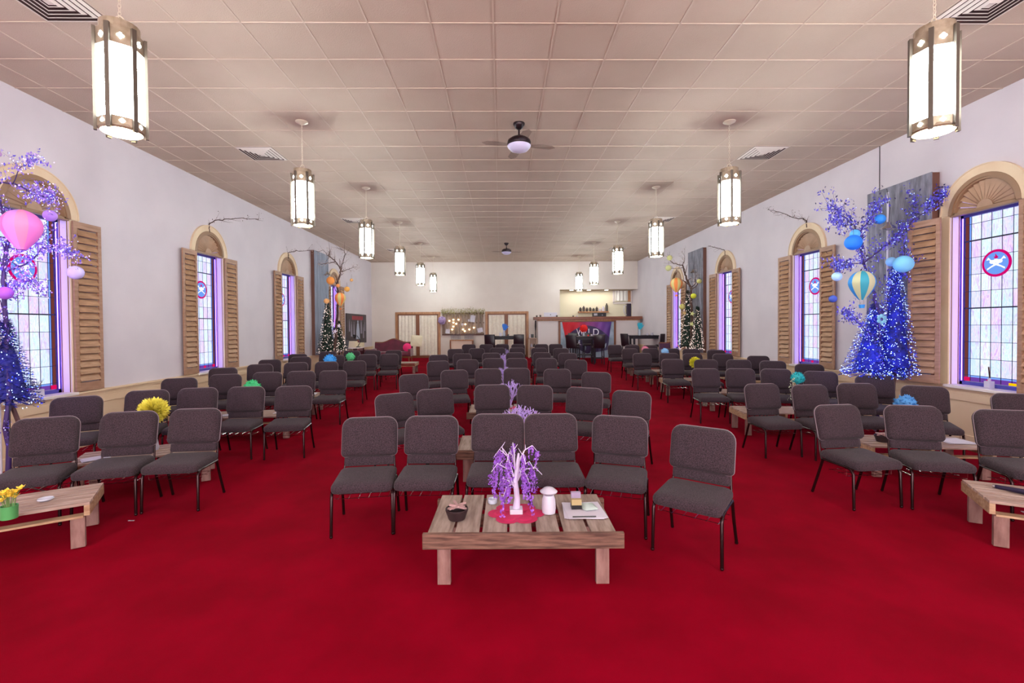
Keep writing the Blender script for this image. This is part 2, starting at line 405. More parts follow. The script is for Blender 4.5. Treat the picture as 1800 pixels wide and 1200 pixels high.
# ---------------- far wall ----------------
FF = F(YF)
b = MB(); OX0, OX1, OZ1 = 2.74, 6.35, 3.33
b.box(XL, OX0, YF, YF+.12, 0, H); b.box(OX0, OX1, YF, YF+.12, OZ1, H)
b.box(OX0, OX1, YF, YF+.12, 0, 1.75); struct(b.build('wall_rear', M_wallf))
M_trim = mat('oak_trim', '#b5805a', .45, noise='#9a6640', scale=6, stretch=(3,1,.6)); M_trimd = mat('oak_trim_dark', '#7a4526', .45)
M_curt = mat('curtain_cream', '#e6dccc', .8, noise='#dccfc0', scale=10)
def curtain(parent, x0, x1, y, z0, z1, mt=M_curt, nm='curtain', amp=.012):
    b = MB(); n = int((x1-x0)/.015); v = []; rnd = random.Random(int(x0*100)); ph = rnd.random()*6
    for i in range(n+1):
        x = x0+(x1-x0)*i/n; yy = y-amp*(sin(x*40+ph)+.4*sin(x*73+ph))
        v += [(x, yy, z0), (x, yy, z1)]
    b.add(v, [(2*i, 2*i+2, 2*i+3, 2*i+1) for i in range(n)]); b.quad((x0, y+.03, z0), (x1, y+.03, z0), (x1, y+.03, z1), (x0, y+.03, z1))
    return b.build(nm, mt, parent, smooth=60)
def ddoor(n, xa, xb, xm):
    r = struct(empty('door_%d' % n, (0, 0, 0))); y = YF; zt = 2.34; zb = FF
    b = MB(); b.box(xa, xa+.1, y-.04, y, zb, zt); b.box(xb-.1, xb, y-.04, y, zb, zt); b.box(xa, xb, y-.045, y, zt-.1, zt); b.build('door_frame', M_trim, r, bevel=.004)
    b = MB(); b.box(xa+.1, xa+.15, y-.03, y, zb, zt-.1); b.box(xb-.15, xb-.1, y-.03, y, zb, zt-.1); b.box(xm-.08, xm+.08, y-.035, y, zb, zt-.1)
    b.box(xa+.1, xb-.1, y-.03, y, zt-.15, zt-.1); b.box(xa+.1, xb-.1, y-.03, y, zb, zb+.1); b.build('door_leaf', M_trimd, r)
    curtain(r, xa+.16, xm-.09, y-.035, zb+.12, zt-.17); curtain(r, xm+.09, xb-.16, y-.035, zb+.12, zt-.17)
    b = MB(); b.sph((xm-.05, y-.08, 1.27), .03); b.cyl((xm-.05, y-.03, 1.27), (xm-.05, y-.08, 1.27), .012); b.sph((xm-.05, y-.07, 1.12), .035); b.build('door_knob', M_black, r, smooth=60)
ddoor(1, -4.82, -2.76, -3.80); ddoor(2, -.70, 1.29, .26)
# ---------------- pendant lanterns ----------------
def make_lantern():
    r = empty('pendant_lantern'); R = .155
    # origin on the ceiling
    zt, zg1, zg0, zb = -.69, -.885, -1.42, -1.47
    b = MB(); b.lathe([(.085, 0), (.085, -.012), (.05, -.03), (.012, -.05)], 20); b.build('canopy', M_gold, r, smooth=40)
    b = MB(); z = -.05; k = 0
    while z > zt+.06:
        pts = [((.010*cos(a) if k % 2 else 0), (0 if k % 2 else .010*cos(a)), z-.014+.019*sin(a)) for a in [2*pi*i/8 for i in range(9)]]
        b.tube(pts, .0028, 4); z -= .028; k += 1
    b.build('chain', M_gold, r)
    b = MB(); pts = [(.03*cos(a), 0, zt+.04+.035*sin(a)) for a in [2*pi*i/12 for i in range(13)]]; b.tube(pts, .006, 5); b.build('hanging_ring', M_gold, r)
    hexp = [(R*cos(pi/3*i+pi/6), R*sin(pi/3*i+pi/6)) for i in range(6)]
    def shell(b, rr0, z0, z1, t=.006, n=6, a0=pi/6):
        v = []
        for rr in (rr0, rr0-t):
            for z in (z0, z1):
                for i in range(n): v.append((rr*cos(2*pi/n*i+a0), rr*sin(2*pi/n*i+a0), z))
        f = []
        for i in range(n):
            j = (i+1) % n; f += [(i, j, n+j, n+i), (2*n+j, 2*n+i, 3*n+i, 3*n+j), (n+i, n+j, 3*n+j, 3*n+i), (j, i, 2*n+i, 2*n+j)]
        b.add(v, f)
    b = MB(); shell(b, R*.93, zg1+.01, zt-.06); shell(b, R*.8, zt-.08, zt, n=20)
    b.build('top_band', M_lmet, r)
    b = MB(); b.lathe([(R*.78, zt-.012), (R*.78, zt-.006), (.02, zt+.012), (.012, zt+.02)], 20); b.build('cap', M_lmet, r, smooth=40)
    b = MB(); shell(b, R*.95, zg0-.045, zg0+.02); b.lathe([(R*.86, zg0-.03), (R*.9, zg0-.05), (R*.82, zb-.012), (R*.80, zb-.006)], 24, cap=False); b.build('bottom_band', M_lmet, r)
    b = MB()
    for x, y in hexp:
        a = atan2(y, x); M = RXZ(z=a); b.box(R*.9, R*1.03, -.015, .015, zg0-.075, zg1+.14, M)
    b.build('corner_bars', M_lbar, r)
    b = MB(); b.lathe([(R*.80, zb-.004), (R*.78, zb-.014), (.04, zb-.02), (.001, zb-.02)], 24); b.build('bottom_diffuser', M_disc, r, smooth=40)
    # quatrefoil cut-outs glow on every face
    b = MB(); shell(b, R*.9, zg0+.01, zg1+.015, .002); Rin = R*.93*cos(pi/6)
    for i in range(6):
        M = RXZ(z=pi/3*i)
        for zc, s in ((zg1+.07, 1.), (zg0-.012, .8)):
            Ro = Rin+.003 if s == 1. else R*.95*cos(pi/6)+.003
            for dy, dz in ((.013, 0), (-.013, 0), (0, .013), (0, -.013)):
                v = [(Ro, s*(dy+.009*cos(a)), zc+s*(dz+.009*sin(a))) for a in [2*pi*q/8 for q in range(8)]]
                b.add(v, [tuple(range(8))], M)
    b.build('glass_panes', M_pane, r)
    return r
lan0 = make_lantern(); first = True
LY = [-2.85, .32, 3.5, 6.65, 9.78, 13.0, 16.3, 19.4]
for side, x in (('left', -2.83), ('right', 3.35)):
    for i, y in enumerate(LY):
        o = lan0 if first else dup(lan0); first = False
        o.location = (x, y, H); o.rotation_euler = (0, 0, radians([8, 5, 10, -14, 0, 5, 27, 3][i]))
        if i >= 2: lab = 'lit six-sided pendant lantern, %s from the front in the %s row' % (ORD[i-2], side)
        else: lab = 'lit six-sided pendant lantern hanging over the stage end, %s row' % side
        tag(o, lab, 'pendant light', 'hexagonal pendant lanterns')
# ---------------- vents ----------------
M_vent = mat('vent_paint', '#d8ccc4', .5); M_vdark = mat('vent_recess', '#4a3030', .9)
def make_vent():
    r = empty('ceiling_vent'); s = .29
    b = MB(); b.box(-s, s, -s, s, -.004, .0); b.build('backing', M_vdark, r)
    b = MB()
    for k, q in enumerate((.29, .235, .18, .125, .07)):
        z0, z1 = -.008-.004*k, -.02-.004*k; wd = .028
        for a in range(4):
            M = RXZ(z=pi/2*a); v = [(-q, -q, z0), (q, -q, z0), (q-wd, -q+wd, z1), (-q+wd, -q+wd, z1)]; v += [(p[0], p[1], p[2]-.003) for p in v]
            b.add(v, [(0, 1, 2, 3), (7, 6, 5, 4), (0, 4, 5, 1), (2, 6, 7, 3), (1, 5, 6, 2), (0, 3, 7, 4)], M)
    b.cbox(0, 0, -.03, .06, .06, .006); b.build('louvre_rings', M_vent, r); return r
v0 = make_vent(); first = True
for side, k in (('left', -7), ('right', 7)):
    for i, j in enumerate((-1, 5, 13, 21)):
        o = v0 if first else dup(v0); first = False
        o.location = (X0+(k+.5)*T, Y0+(j+.5)*T, H-.001)
        tag(o, 'square stepped ceiling vent, %s from the front near the %s wall' % (ORD[i], side), 'vent', 'square ceiling vents')
# ---------------- ceiling fans ----------------
M_fanm = mat('dark_fan_metal', '#2a1e22', .35, metal=.6); M_fglobe = mat('fan_globe', '#d4d0f0', .3); M_smoke = mat('smoked_acrylic', '#4a3030', .15, alpha=.22)
def make_fan():
    r = empty('ceiling_fan')
    b = MB(); b.lathe([(.085, 0), (.085, -.02), (.05, -.075), (.02, -.09)], 20); b.build('canopy', M_fanm, r, smooth=40)
    b = MB(); b.cyl((0, 0, -.08), (0, 0, -.2), .013, n=10); b.lathe([(.013, -.16), (.03, -.2), (.05, -.215)], 12); b.build('downrod', M_fanm, r, smooth=40)
    b = MB(); b.lathe([(.04, -.2), (.12, -.215), (.165, -.25), (.175, -.285), (.17, -.3), (.175, -.305), (.17, -.33), (.15, -.34)], 28); b.build('motor_housing', M_fanm, r, smooth=40)
    b = MB(); b.lathe([(.172, -.325), (.165, -.345), (.13, -.385), (.07, -.41), (.001, -.418)], 28); b.build('light_globe', M_fglobe, r, smooth=60)
    for i in range(4):
        a = pi/2*i+.2; b = MB(); pts = [(.15, -.04), (.3, -.08), (.48, -.07), (.55, 0), (.48, .06), (.3, .06), (.15, .03)]
        b.prism(pts, -.318, -.312, RXZ(z=a)); b.build('blade', M_smoke, r)
    return r
f0 = make_fan(); f0.location = (.29, 6.71, H); tag(f0, 'dark ceiling fan with white globe light, nearer of two', 'ceiling fan', 'ceiling fans')
f1 = dup(f0); f1.location = (.23, 16.3, H); tag(f1, 'dark ceiling fan with white globe light, farther of two', 'ceiling fan', 'ceiling fans')
# ---------------- chairs ----------------
def rrect(w, h, r, n=5, x0=0, y0=0, rb=None):
    rb = r if rb is None else rb; o = []
    for cx, cy, a0, rr in ((w/2, 0, -90, rb), (w/2, h, 0, r), (-w/2, h, 90, r), (-w/2, 0, 180, rb)):
        px = cx-(rr if cx > 0 else -rr); py = cy+(rr if cy == 0 else -rr)
        for i in range(n+1): a = radians(a0+90*i/n); o.append((x0+px+rr*cos(a), y0+py+rr*sin(a)))
    return o
def make_chair():
    r = empty('stacking_chair')
    lean = radians(13)
    # seat
    b = MB(); out = rrect(.475, .44, .05)
    M = TR((0, -.245, .372)) @ Matrix.Rotation(radians(2.5), 4, 'X')
    b.puff(out, [(.03, -.02), (.006, -.012), (0, .005), (0, .03), (.006, .044), (.02, .056), (.06, .064), (.14, .067)], M); b.build('seat', M_fab, r, smooth=50)
    # backrest: two pads, the upper one fuller
    B = TR((0, .165, .415)) @ Matrix.Rotation(pi/2-lean, 4, 'X')     # local x across, y up, z towards front
    # after rotation local z points to -y (front)
    b = MB(); out = rrect(.475, .335, .085, x0=0, y0=.120, rb=.035)
    b.puff(out, [(.02, -.028), (.004, -.022), (0, -.008), (0, .016), (.006, .036), (.018, .052), (.05, .062), (.16, .066)], B)
    out = rrect(.425, .13, .02, x0=0, y0=.04); b.puff(out, [(.008, -.018), (0, -.012), (0, -.002), (.008, .006), (.04, .01)], B)
    br = b.build('backrest', M_fab, r, smooth=50)
    b = MB(); out = rrect(.472, .333, .085, x0=0, y0=.122, rb=.035); loop = [B @ Vector((x, y, .006)) for x, y in out]; b.tube(loop+[loop[0]], .0055, 5); b.build('piping', M_pipe, br, smooth=60)
    # frame
    b = MB()
    for s in (-1, 1):
        x = s*.232
        b.tube([(x, -.20, .362), (x, .16, .362)], .010, 6)
        b.tube([(s*.222, .17, .35), B @ Vector((s*.215, .02, -.03)), B @ Vector((s*.20, .25, -.028))], .009, 6)
    b.tube([(-.232, -.12, .357), (.232, -.12, .357)], .009, 6); b.tube([(-.232, .14, .357), (.232, .14, .357)], .009, 6); b.build('frame', M_tube, r, smooth=60)
    for s in (-1, 1):
        x = s*.234; b = MB()
        b.tube([(x, -.10, .364), (x, -.15, .362), (x, -.18, .35), (x, -.198, .32), (x+s*.004, -.21, .012)], .0125, 8); b.sph((x+s*.004, -.21, .013), .0145, 8, 4); b.build('leg', M_tube, r, smooth=60)
        b = MB(); b.tube([(x, .14, .362), (x, .20, .19), (x+s*.006, .26, .012)], .0125, 8); b.sph((x+s*.006, .26, .013), .0145, 8, 4); b.build('leg', M_tube, r, smooth=60)
    b = MB()
    for y in (-.12, -.02, .08): b.tube([(-.228, y, .28), (.228, y, .28)], .0025, 4)
    for x in [-.2+.08*i for i in range(6)]: b.tube([(x, -.15, .285), (x, .1, .28)], .002, 4)
    for s in (-1, 1): b.tube([(s*.228, -.12, .28), (s*.228, -.12, .36)], .0025, 4)
    b.build('book_rack', M_chrome, r)
    return r
CHAIRS = {
 'centre': [
  [(-1.14,3.84,7), (-0.63,3.87,-1), (-0.045,3.93,-3), (0.45,3.91,0), (0.965,3.79,-20), (1.43,3.36,-38)],
  [(-1.16,5.33,33), (-0.75,5.66,24), (-0.11,5.95,3), (0.41,5.87,-10), (0.97,5.64,-25), (1.46,5.33,-32)],
  [(-1.33,7.25,22), (-0.78,7.81,9), (-0.23,7.97,0), (0.27,8.02,-4), (0.97,7.81,-5), (1.50,7.30,-18)],
  [(-1.28,9.59,16), (-0.71,9.88,6), (-0.17,10.1,0), (0.36,10.1,0), (1.01,10.05,-4), (1.56,9.6,-14)],
  [(-1.50,11.28,16), (-0.98,11.64,5), (-0.25,11.78,0), (0.37,11.84,-1), (1.07,11.79,-3), (1.69,11.53,-8)],
  [(-1.32,13.51,9), (-0.72,13.72,3), (-0.10,13.88,-1), (0.50,13.85,-1), (1.15,13.70,-3), (1.76,13.4,-10)],
  [(-1.12,15.94,2), (-0.51,15.89,0), (0.05,15.9,0), (0.61,15.83,0), (1.43,15.7,2), (1.93,15.7,3)]],
 'left': [
  [(-4.06,4.01,24), (-3.55,4.25,14), (-3.03,4.37,6)],
  [(-4.94,5.31,30), (-4.50,5.76,19), (-3.99,5.92,12), (-3.42,5.99,5), (-2.78,6.01,8)],
  [(-4.95,7.02,22), (-4.53,7.47,16), (-4.00,7.73,9), (-3.48,7.84,6), (-2.95,7.87,3)],
  [(-5.20,8.55,20), (-4.85,9.20,18), (-4.28,9.51,13), (-3.71,9.64,8), (-3.16,9.78,6)],
  [(-5.21,10.27,14), (-4.85,11.02,10), (-4.18,11.48,12), (-3.42,11.62,6), (-2.89,11.74,5)],
  [(-5.34,11.95,8), (-4.86,12.77,7), (-4.32,13.12,2), (-3.74,13.19,2), (-3.12,13.12,0)]],
 'right': [
  [(3.35,4.23,6), (3.95,4.15,-14), (4.56,3.88,-15)],
  [(3.50,5.82,4), (4.05,5.69,2), (4.70,5.78,-8), (5.27,5.51,-27), (5.75,4.82,-18)],
  [(3.55,7.68,-4), (4.10,7.63,-12), (4.64,7.53,-17), (5.10,7.14,-24), (5.50,6.56,-26)],
  [(3.68,9.53,-3), (4.30,9.38,-10), (4.93,9.29,-15), (5.43,8.96,-20), (5.72,8.30,-22)],
  [(3.57,11.26,0), (4.20,11.22,-8), (4.73,11.03,-6), (5.39,10.86,-9), (5.87,10.19,-12)],
  [(3.76,13.00,1), (4.36,13.04,-2), (4.90,12.94,-8), (5.38,12.69,-9), (5.87,12.22,-10)],
  [(3.80,14.93,0), (4.31,14.78,-5), (4.83,14.62,-11)]]}
ch0 = make_chair(); first = True
for blk, rows in CHAIRS.items():
    for ri, row in enumerate(rows):
        for ci, (x, y, a) in enumerate(row):
            o = ch0 if first else dup(ch0); first = False
            o.location = (x, y, F(y)+.001); o.rotation_mode = 'ZYX'; o.rotation_euler = (SLOPE if y > 5.5 else 0, 0, radians(a))
            rn = ('front row' if ri == 0 else ORD[ri]+' row from front')
            cn = 'leftmost' if ci == 0 else ('rightmost' if ci == len(row)-1 else ORD[ci]+' from left')
            tag(o, 'charcoal padded chair, %s, %s, %s block' % (cn, rn, blk), 'chair', 'charcoal stacking chairs')
# ---------------- pallet tables ----------------
def pallet_cross(L=1.285, Wd=.68, beam=M_beam, np=7):
    # planks run front to back over a front and a rear beam
    r = empty('pallet_coffee_table'); rnd = random.Random(4); h = .35
    x = -L/2+.03; pw = (L-.06)/np
    for i in range(np):
        w_ = pw-rnd.uniform(.014, .032); b = MB(); b.box(x, x+w_, -Wd/2+.028, Wd/2, h-.02, h-.001+rnd.uniform(-.002, .001)); b.build('plank', M_plank, r, bevel=.002); x += pw
    for y in (-Wd/2, Wd/2-.06):
        b = MB(); b.box(-L/2, L/2, y, y+.028 if y < 0 else y+.04, h-.1, h if y < 0 else h-.021); b.build('beam', beam, r, bevel=.003)
    for sx in (-1, 1):
        for sy in (-1, 1):
            b = MB(); cx = sx*(L/2-.13); cy = sy*(Wd/2-.06) + (0.0 if sy > 0 else .0); b.cbox(cx, cy, (h-.021)/2 if sy > 0 else (h-.021)/2, .085, .036, h-.022); b.build('leg', M_leg, r, bevel=.003)
    b = MB(); b.box(-L/2+.05, L/2-.05, -.02, .02, h-.1, h-.021); b.build('centre_beam', beam, r); return r
def pallet_long(L=1.2, Wd=.55, np=5):
    r = empty('pallet_coffee_table'); h = .35; rnd = random.Random(7); y = -Wd/2; pw = Wd/np
    for i in range(np):
        b = MB(); b.box(-L/2, L/2, y, y+pw-.022, h-.02, h); b.build('plank', M_plank2, r, bevel=.002); y += pw
    for x in (-L/2, L/2-.035, -.02):
        b = MB(); b.box(x, x+.035, -Wd/2, Wd/2, h-.1, h-.0205); b.build('beam', M_beam2, r, bevel=.003)
    b = MB(); b.box(-L/2+.04, L/2-.04, -Wd/2+.01, -Wd/2+.09, h-.115, h-.1); b.box(-L/2+.04, L/2-.04, Wd/2-.09, Wd/2-.01, h-.115, h-.1); b.build('bottom_board', M_beam2, r)
    for sx in (-1, 1):
        for sy in (-1, 1):
            b = MB(); b.cbox(sx*(L/2-.075), sy*(Wd/2-.04), (h-.101)/2+.0, .04 if 0 else .085, .036, h-.117+.0); o = b.build('leg', M_leg, r, bevel=.003)
            o.location.z = 0.0
    return r
TABLES = []
def place(o, x, y, a, lab):
    o.location = (x, y, F(y)+.001); o.rotation_mode = 'ZYX'; o.rotation_euler = (SLOPE if y > 5.5 else 0, 0, radians(a))
    tag(o, lab, 'table', 'pallet-wood coffee tables'); TABLES.append(o); return o
tc = pallet_cross(); place(tc, .14, 3.22, -1, 'large pallet wood coffee table in the centre foreground')
for i, (x, y) in enumerate(((.14, 5.18), (.12, 7.2), (.1, 9.25), (.09, 11.0), (.09, 12.95), (.09, 14.9))):
    place(dup(tc), x, y, 0, 'pallet wood coffee table in front of the %s row of centre chairs' % ORD[i+1])
tl = pallet_long(); place(tl, -3.80, 3.43, 32, 'pallet wood table with yellow daffodils, left foreground')
TL = [(-3.80, 4.98, 27), (-3.75, 6.98, 8), (-4.02, 8.66, 8), (-4.2, 10.42, 8), (-4.2, 12.2, 5), (-3.35, 15.1, 0)]
for i, (x, y, a) in enumerate(TL): place(dup(tl), x, y, a, 'pallet wood table in front of the %s row of left chairs' % ORD[i+1] if i < 5 else 'pallet wood table near the burgundy settee at the left rear')
place(dup(tl), 4.27, 3.25, -30, 'pallet wood table with a microphone, right foreground')
TRT = [(4.62, 5.03, -8), (4.2, 6.88, -5), (4.5, 8.62, -8), (4.3, 10.4, -5), (4.5, 12.12, -5), (4.5, 13.95, -5)]
for i, (x, y, a) in enumerate(TRT): place(dup(tl), x, y, a, 'pallet wood table in front of the %s row of right chairs' % ORD[i+1])
#@@PART2
# ================= rear of the room =================
def G(o, *a): return tag(o, *a)
b = MB(); KX0, KX1, KY = 1.47, 6.30, 20.3; ZC = 1.93
HW = empty('half_height_counter_wall', (0, 0, 0)); struct(HW); HW.name = 'wall_counter'
M_cw = mat('counter_wall_paint', '#cfc4c4', .7)
b = MB(); b.box(1.66, 6.12, KY, KY+.12, 0, ZC); b.build('wall_face', M_cw, HW)
b = MB(); b.box(1.66, 1.78, KY+.12, YF, 0, ZC); b.build('return_wall', M_cw, HW)
M_cap = mat('counter_cap_wood', '#8a4f3a', .4, noise='#6e3a28', scale=4, stretch=(.4,3,3))
b = MB(); b.box(KX0, KX1, KY-.1, KY+.45, ZC, ZC+.13); b.build('wood_cap', M_cap, HW, bevel=.006)
b = MB(); b.box(1.62, 6.2, KY-.03, KY, ZC-.05, ZC); b.build('cap_trim', M_trim, HW)
# kitchen beyond the opening
M_kw = mat('kitchen_wall', '#d6ccb4', .7); M_kc = mat('kitchen_ceiling', '#c8b8a4', .8)
kr = struct(empty('wall_kitchen', (0, 0, 0)))
b = MB(); b.box(1.6, XR+.2, 22.0, 22.1, 0, 4); b.build('kitchen_back_wall', M_kw, kr)
b = MB(); b.box(2.5, 2.6, YF+.12, 22.0, 0, 4); b.build('kitchen_side_wall', M_kw, kr)
b = MB(); b.box(2.5, XR+.2, YF+.12, 22.1, 3.35, 3.42); b.build('kitchen_ceiling', M_kc, kr)
M_spot = emi('downlight', '#fff6e8', 2)
for i, x in enumerate((3.35, 4.17, 5.0)):
    b = MB(); b.lathe([(.11, -.02), (.11, 0)], 20); r0 = b.build('recessed_downlight', M_gold, loc=(x, 21.5, 3.349))
    b = MB(); b.lathe([(.09, -.028), (.09, -.021)], 20); b.build('lens', M_spot, r0)
    tag(r0, 'lit round recessed downlight over the kitchen, %s from left' % ORD[i], 'downlight', 'kitchen downlights')
L = bpy.data.lights.new('kitchen_downlight_glow', 'AREA'); L.shape = 'RECTANGLE'; L.size = 2.4; L.size_y = .5; L.energy = 4; L.color = (1, .94, .82)
lo = bpy.data.objects.new('kitchen_downlight_glow', L); COL.objects.link(lo); lo.location = (4.3, 21.5, 3.3); lo.rotation_euler = (0, 0, 0)
# kitchen window with gathered white curtain
r = struct(empty('window_13', (0, 0, 0))); b = MB(); 
for x0, x1, z0, z1 in ((5.42, 5.5, 2.75, 3.34), (6.27, 6.34, 2.75, 3.34), (5.42, 6.34, 2.7, 2.78)): b.box(x0, x1, 21.95, 22.0, z0, z1)
b.build('window_frame', M_cw, r); curtain(r, 5.52, 6.12, 21.9, 2.84, 3.33, mat('white_curtain', '#e4e0dc', .7), 'curtain', .03)
b = MB(); b.box(6.13, 6.27, 21.93, 21.97, 2.8, 3.33); b.build('wood_blind', M_trim, r)
# wall shelf with cups, black coffee machine
y = 21.72
r = empty('kitchen_shelf', (0, 0, 0), label='long wall shelf with dark jars behind the counter', cat='shelf')
b = MB(); b.box(3.73, 5.17, y, 22.0, 2.28, 2.34); b.build('board', M_trim, r)
for i in range(9):
    b = MB(); hgt = (.2, .26, .18, .2, .16, .22, .14, .24, .38)[i]; b.lathe([(.06, 0), (.065, hgt*.7), (.03, hgt*.85), (.03, hgt)], 10)
    o = b.build('storage_jar', mat('dark_jar', '#3a302c', .3) if i < 6 or i == 8 else M_white, loc=(3.83+.157*i, y+.13, 2.342), smooth=40)
    tag(o, '%s jar on the kitchen shelf, %s from left' % ('dark' if i < 6 or i == 8 else 'pale', (ORD+['eighth', 'ninth'])[i]), 'jar', 'jars on the kitchen shelf')
r = empty('coffee_machine', (4.45, 20.55, ZC+.131), label='black coffee machine on the counter ledge below the shelf', cat='coffee machine')
b = MB(); b.box(-.3, .3, -.08, .12, 0, .17); b.build('body', M_black, r, bevel=.01)
b = MB(); b.box(-.26, -.1, -.1, -.08, .04, .15); b.box(.1, .14, -.1, -.08, .05, .09); b.build('panel', M_chrome, r)
r = empty('hot_water_urn', (5.72, 20.55, ZC+.131), label='tall dark metal urn at the right end of the counter', cat='urn')
b = MB(); b.box(-.04, .16, -.1, .12, 0, .58); b.build('body', mat('urn_dark', '#3a3040', .25, metal=.6), r, bevel=.012)
b = MB(); b.tube([(-.04, 0, .5), (-.14, 0, .48), (-.15, 0, .25), (-.1, 0, .1), (-.04, 0, .08)], .02, 6); b.build('handle', M_white, r, smooth=60)
r = empty('computer_monitor', (2.25, 20.52, ZC+.131), label='white flat computer monitor seen from behind on the counter', cat='monitor')
b = MB(); b.box(-.3, .3, 0, .03, .01, .2); b.build('screen_back', M_white, r, bevel=.008)
b = MB(); b.box(-.07, .07, -.02, .1, 0, .012); b.build('stand', M_white, r); b = MB(); b.cyl((0, -.004, .1), (0, 0, .1), .022, n=12); b.build('emblem', M_black, r)
for i, (x, m_, h_) in enumerate(((1.62, 'dark_jar', .07), (1.78, 'dark_jar', .09), (2.52, 'dark_jar', .07), (3.25, 'dark_jar', .05), (3.42, 'white_plastic', .05))):
    b = MB(); b.lathe([(.035, 0), (.04, h_)], 10); o = b.build('small_cup', MATS[m_], loc=(x, 20.4, ZC+.131)); tag(o, 'small %s cup on the wooden counter cap, %s from left' % ('white' if i == 4 else 'dark', ORD[i]), 'cup', 'cups on the counter cap')
# framed banner on the counter wall
bn = empty('framed_banner', (0, KY, 0), label='red and purple cloth banner in a dark wood frame with white lettering', cat='banner')
x0, x1, z0, z1 = 2.57, 5.13, F(20.3)+.01, 1.88
M_fr = mat('banner_frame_wood', '#7a4a34', .5)
b = MB(); b.box(x0, x0+.09, -.06, 0, z0, z1); b.box(x1-.09, x1, -.06, 0, z0, z1); b.box(x0, x1, -.06, 0, z1-.05, z1); b.build('frame', M_fr, bn, bevel=.004)
b = MB(); b.box(x0+.09, x1-.09, -.02, 0, z0, z1-.05); b.build('backing', mat('banner_backing_blue', '#a8b4c8', .6, noise='#7f93a8', scale=3), bn)
def bannermat():
    m = bpy.data.materials.new('banner_cloth'); m.use_nodes = True; nt = m.node_tree; B = nt.nodes['Principled BSDF']; B.inputs['Roughness'].default_value = .7
    N = nt.nodes.new; Lk = nt.links.new; tc = N('ShaderNodeTexCoord'); sp = N('ShaderNodeSeparateXYZ'); Lk(tc.outputs['Object'], sp.inputs[0])
    def mr(o, a, b_, c, d):
        n = N('ShaderNodeMapRange'); n.inputs[1].default_value = a; n.inputs[2].default_value = b_; n.inputs[3].default_value = c; n.inputs[4].default_value = d; Lk(o, n.inputs[0]); return n.outputs[0]
    r1 = N('ShaderNodeValToRGB'); Lk(mr(sp.outputs[0], 2.8, 4.9, 0, 1), r1.inputs[0]); cr = r1.color_ramp
    cr.elements[0].color = rgb('#c01020'); cr.elements[1].color = rgb('#4a2a78'); 
    for p, c in ((.28, '#b81830'), (.55, '#8a3a78'), (.8, '#6f3a8c')): e = cr.elements.new(p); e.color = rgb(c)
    # dark dome shape of the printed design
    dx = N('ShaderNodeMath'); dx.operation = 'SUBTRACT'; Lk(sp.outputs[0], dx.inputs[0]); dx.inputs[1].default_value = 3.85
    d2 = N('ShaderNodeMath'); d2.operation = 'MULTIPLY'; Lk(dx.outputs[0], d2.inputs[0]); Lk(dx.outputs[0], d2.inputs[1])
    k = N('ShaderNodeMath'); k.operation = 'MULTIPLY_ADD'; Lk(d2.outputs[0], k.inputs[0]); k.inputs[1].default_value = .55; Lk(sp.outputs[2], k.inputs[2])
    g = N('ShaderNodeMath'); g.operation = 'LESS_THAN'; Lk(k.outputs[0], g.inputs[0]); g.inputs[1].default_value = 1.66
    mx = N('ShaderNodeMix'); mx.data_type = 'RGBA'; Lk(g.outputs[0], mx.inputs[0]); Lk(r1.outputs[0], mx.inputs[6]); mx.inputs[7].default_value = rgb('#3a2c54')
    Lk(mx.outputs[2], B.inputs['Base Color']); return m
b = MB(); nx, nz = 60, 16; zt, zb2 = z1-.055, z0+.18
for i in range(nx+1):
    u = i/nx; x = x0+.16+(x1-x0-.36)*u
    for j in range(nz+1):
        t = j/nz; drop = (1-abs(2*u-1))**.8; zlow = zb2+(1-drop)*.55*(1 if u < .5 else .3); zz = zt-(zt-zlow)*t
        xx = x+(.5-u)*.35*t; yy = -.05-.025*sin(u*40+t*6)*(.4+.6*t)-.015*sin(u*13-t*9); b.v.append((xx, yy, zz))
for i in range(nx):
    for j in range(nz): a = i*(nz+1)+j; b.f.append((a, a+1, a+nz+2, a+nz+1))
b.build('cloth', bannermat(), bn, smooth=80)
M_let = mat('banner_white_print', '#e8e0f0', .6)
for ch, u, z, sz in (('W', 1020, 584, .42), ('I', 1029, 584, .42), ('L', 1037, 584, .42), ('D', 1047.5, 584, .42), ('PL', 1018, 603.5, .2), ('A', 1032, 602.5, .2), ('T', 1057, 603, .2)):
    p = atY(u, z, KY-.1); text(ch, sz, M_let, bn, TR((p.x, p.y-KY, p.z)) @ Matrix.Rotation(pi/2, 4, 'X') @ Matrix.Diagonal((.95 if ch != 'W' else .8, 1, 1, 1)))
# low shelf unit left of the counter with its things
sh = empty('low_shelf_unit', (1.45, 20.6, F(20.6)), label='low cream shelf unit between the curtained door and the counter wall', cat='shelf unit')
M_cr = mat('cream_shelf_paint', '#d0b4a4', .6)
b = MB(); b.box(-.2, -.16, -.2, .2, 0, .9); b.box(.15, .19, -.2, .2, 0, .9); b.build('side_panel', M_cr, sh)
b = MB(); b.box(-.2, .19, -.2, .2, .86, .9); b.box(-.16, .15, -.2, .2, .45, .48); b.box(-.16, .15, -.2, .2, .05, .08); b.box(-.16, .15, .18, .2, .05, .88); b.build('shelf', M_cr, sh)
b = MB(); b.box(-.06, .06, -.05, .05, 0, .16); o = b.build('black_speaker_box', M_black, loc=(1.42, 20.5, F(20.6)+.901), bevel=.008); tag(o, 'small black speaker box on the low cream shelf unit', 'speaker')
b = MB(); b.box(-.03, .03, -.03, .03, 0, .15); o = b.build('white_card_box', M_white, loc=(1.31, 20.5, F(20.6)+.901)); tag(o, 'small white box left of the black speaker box', 'box')
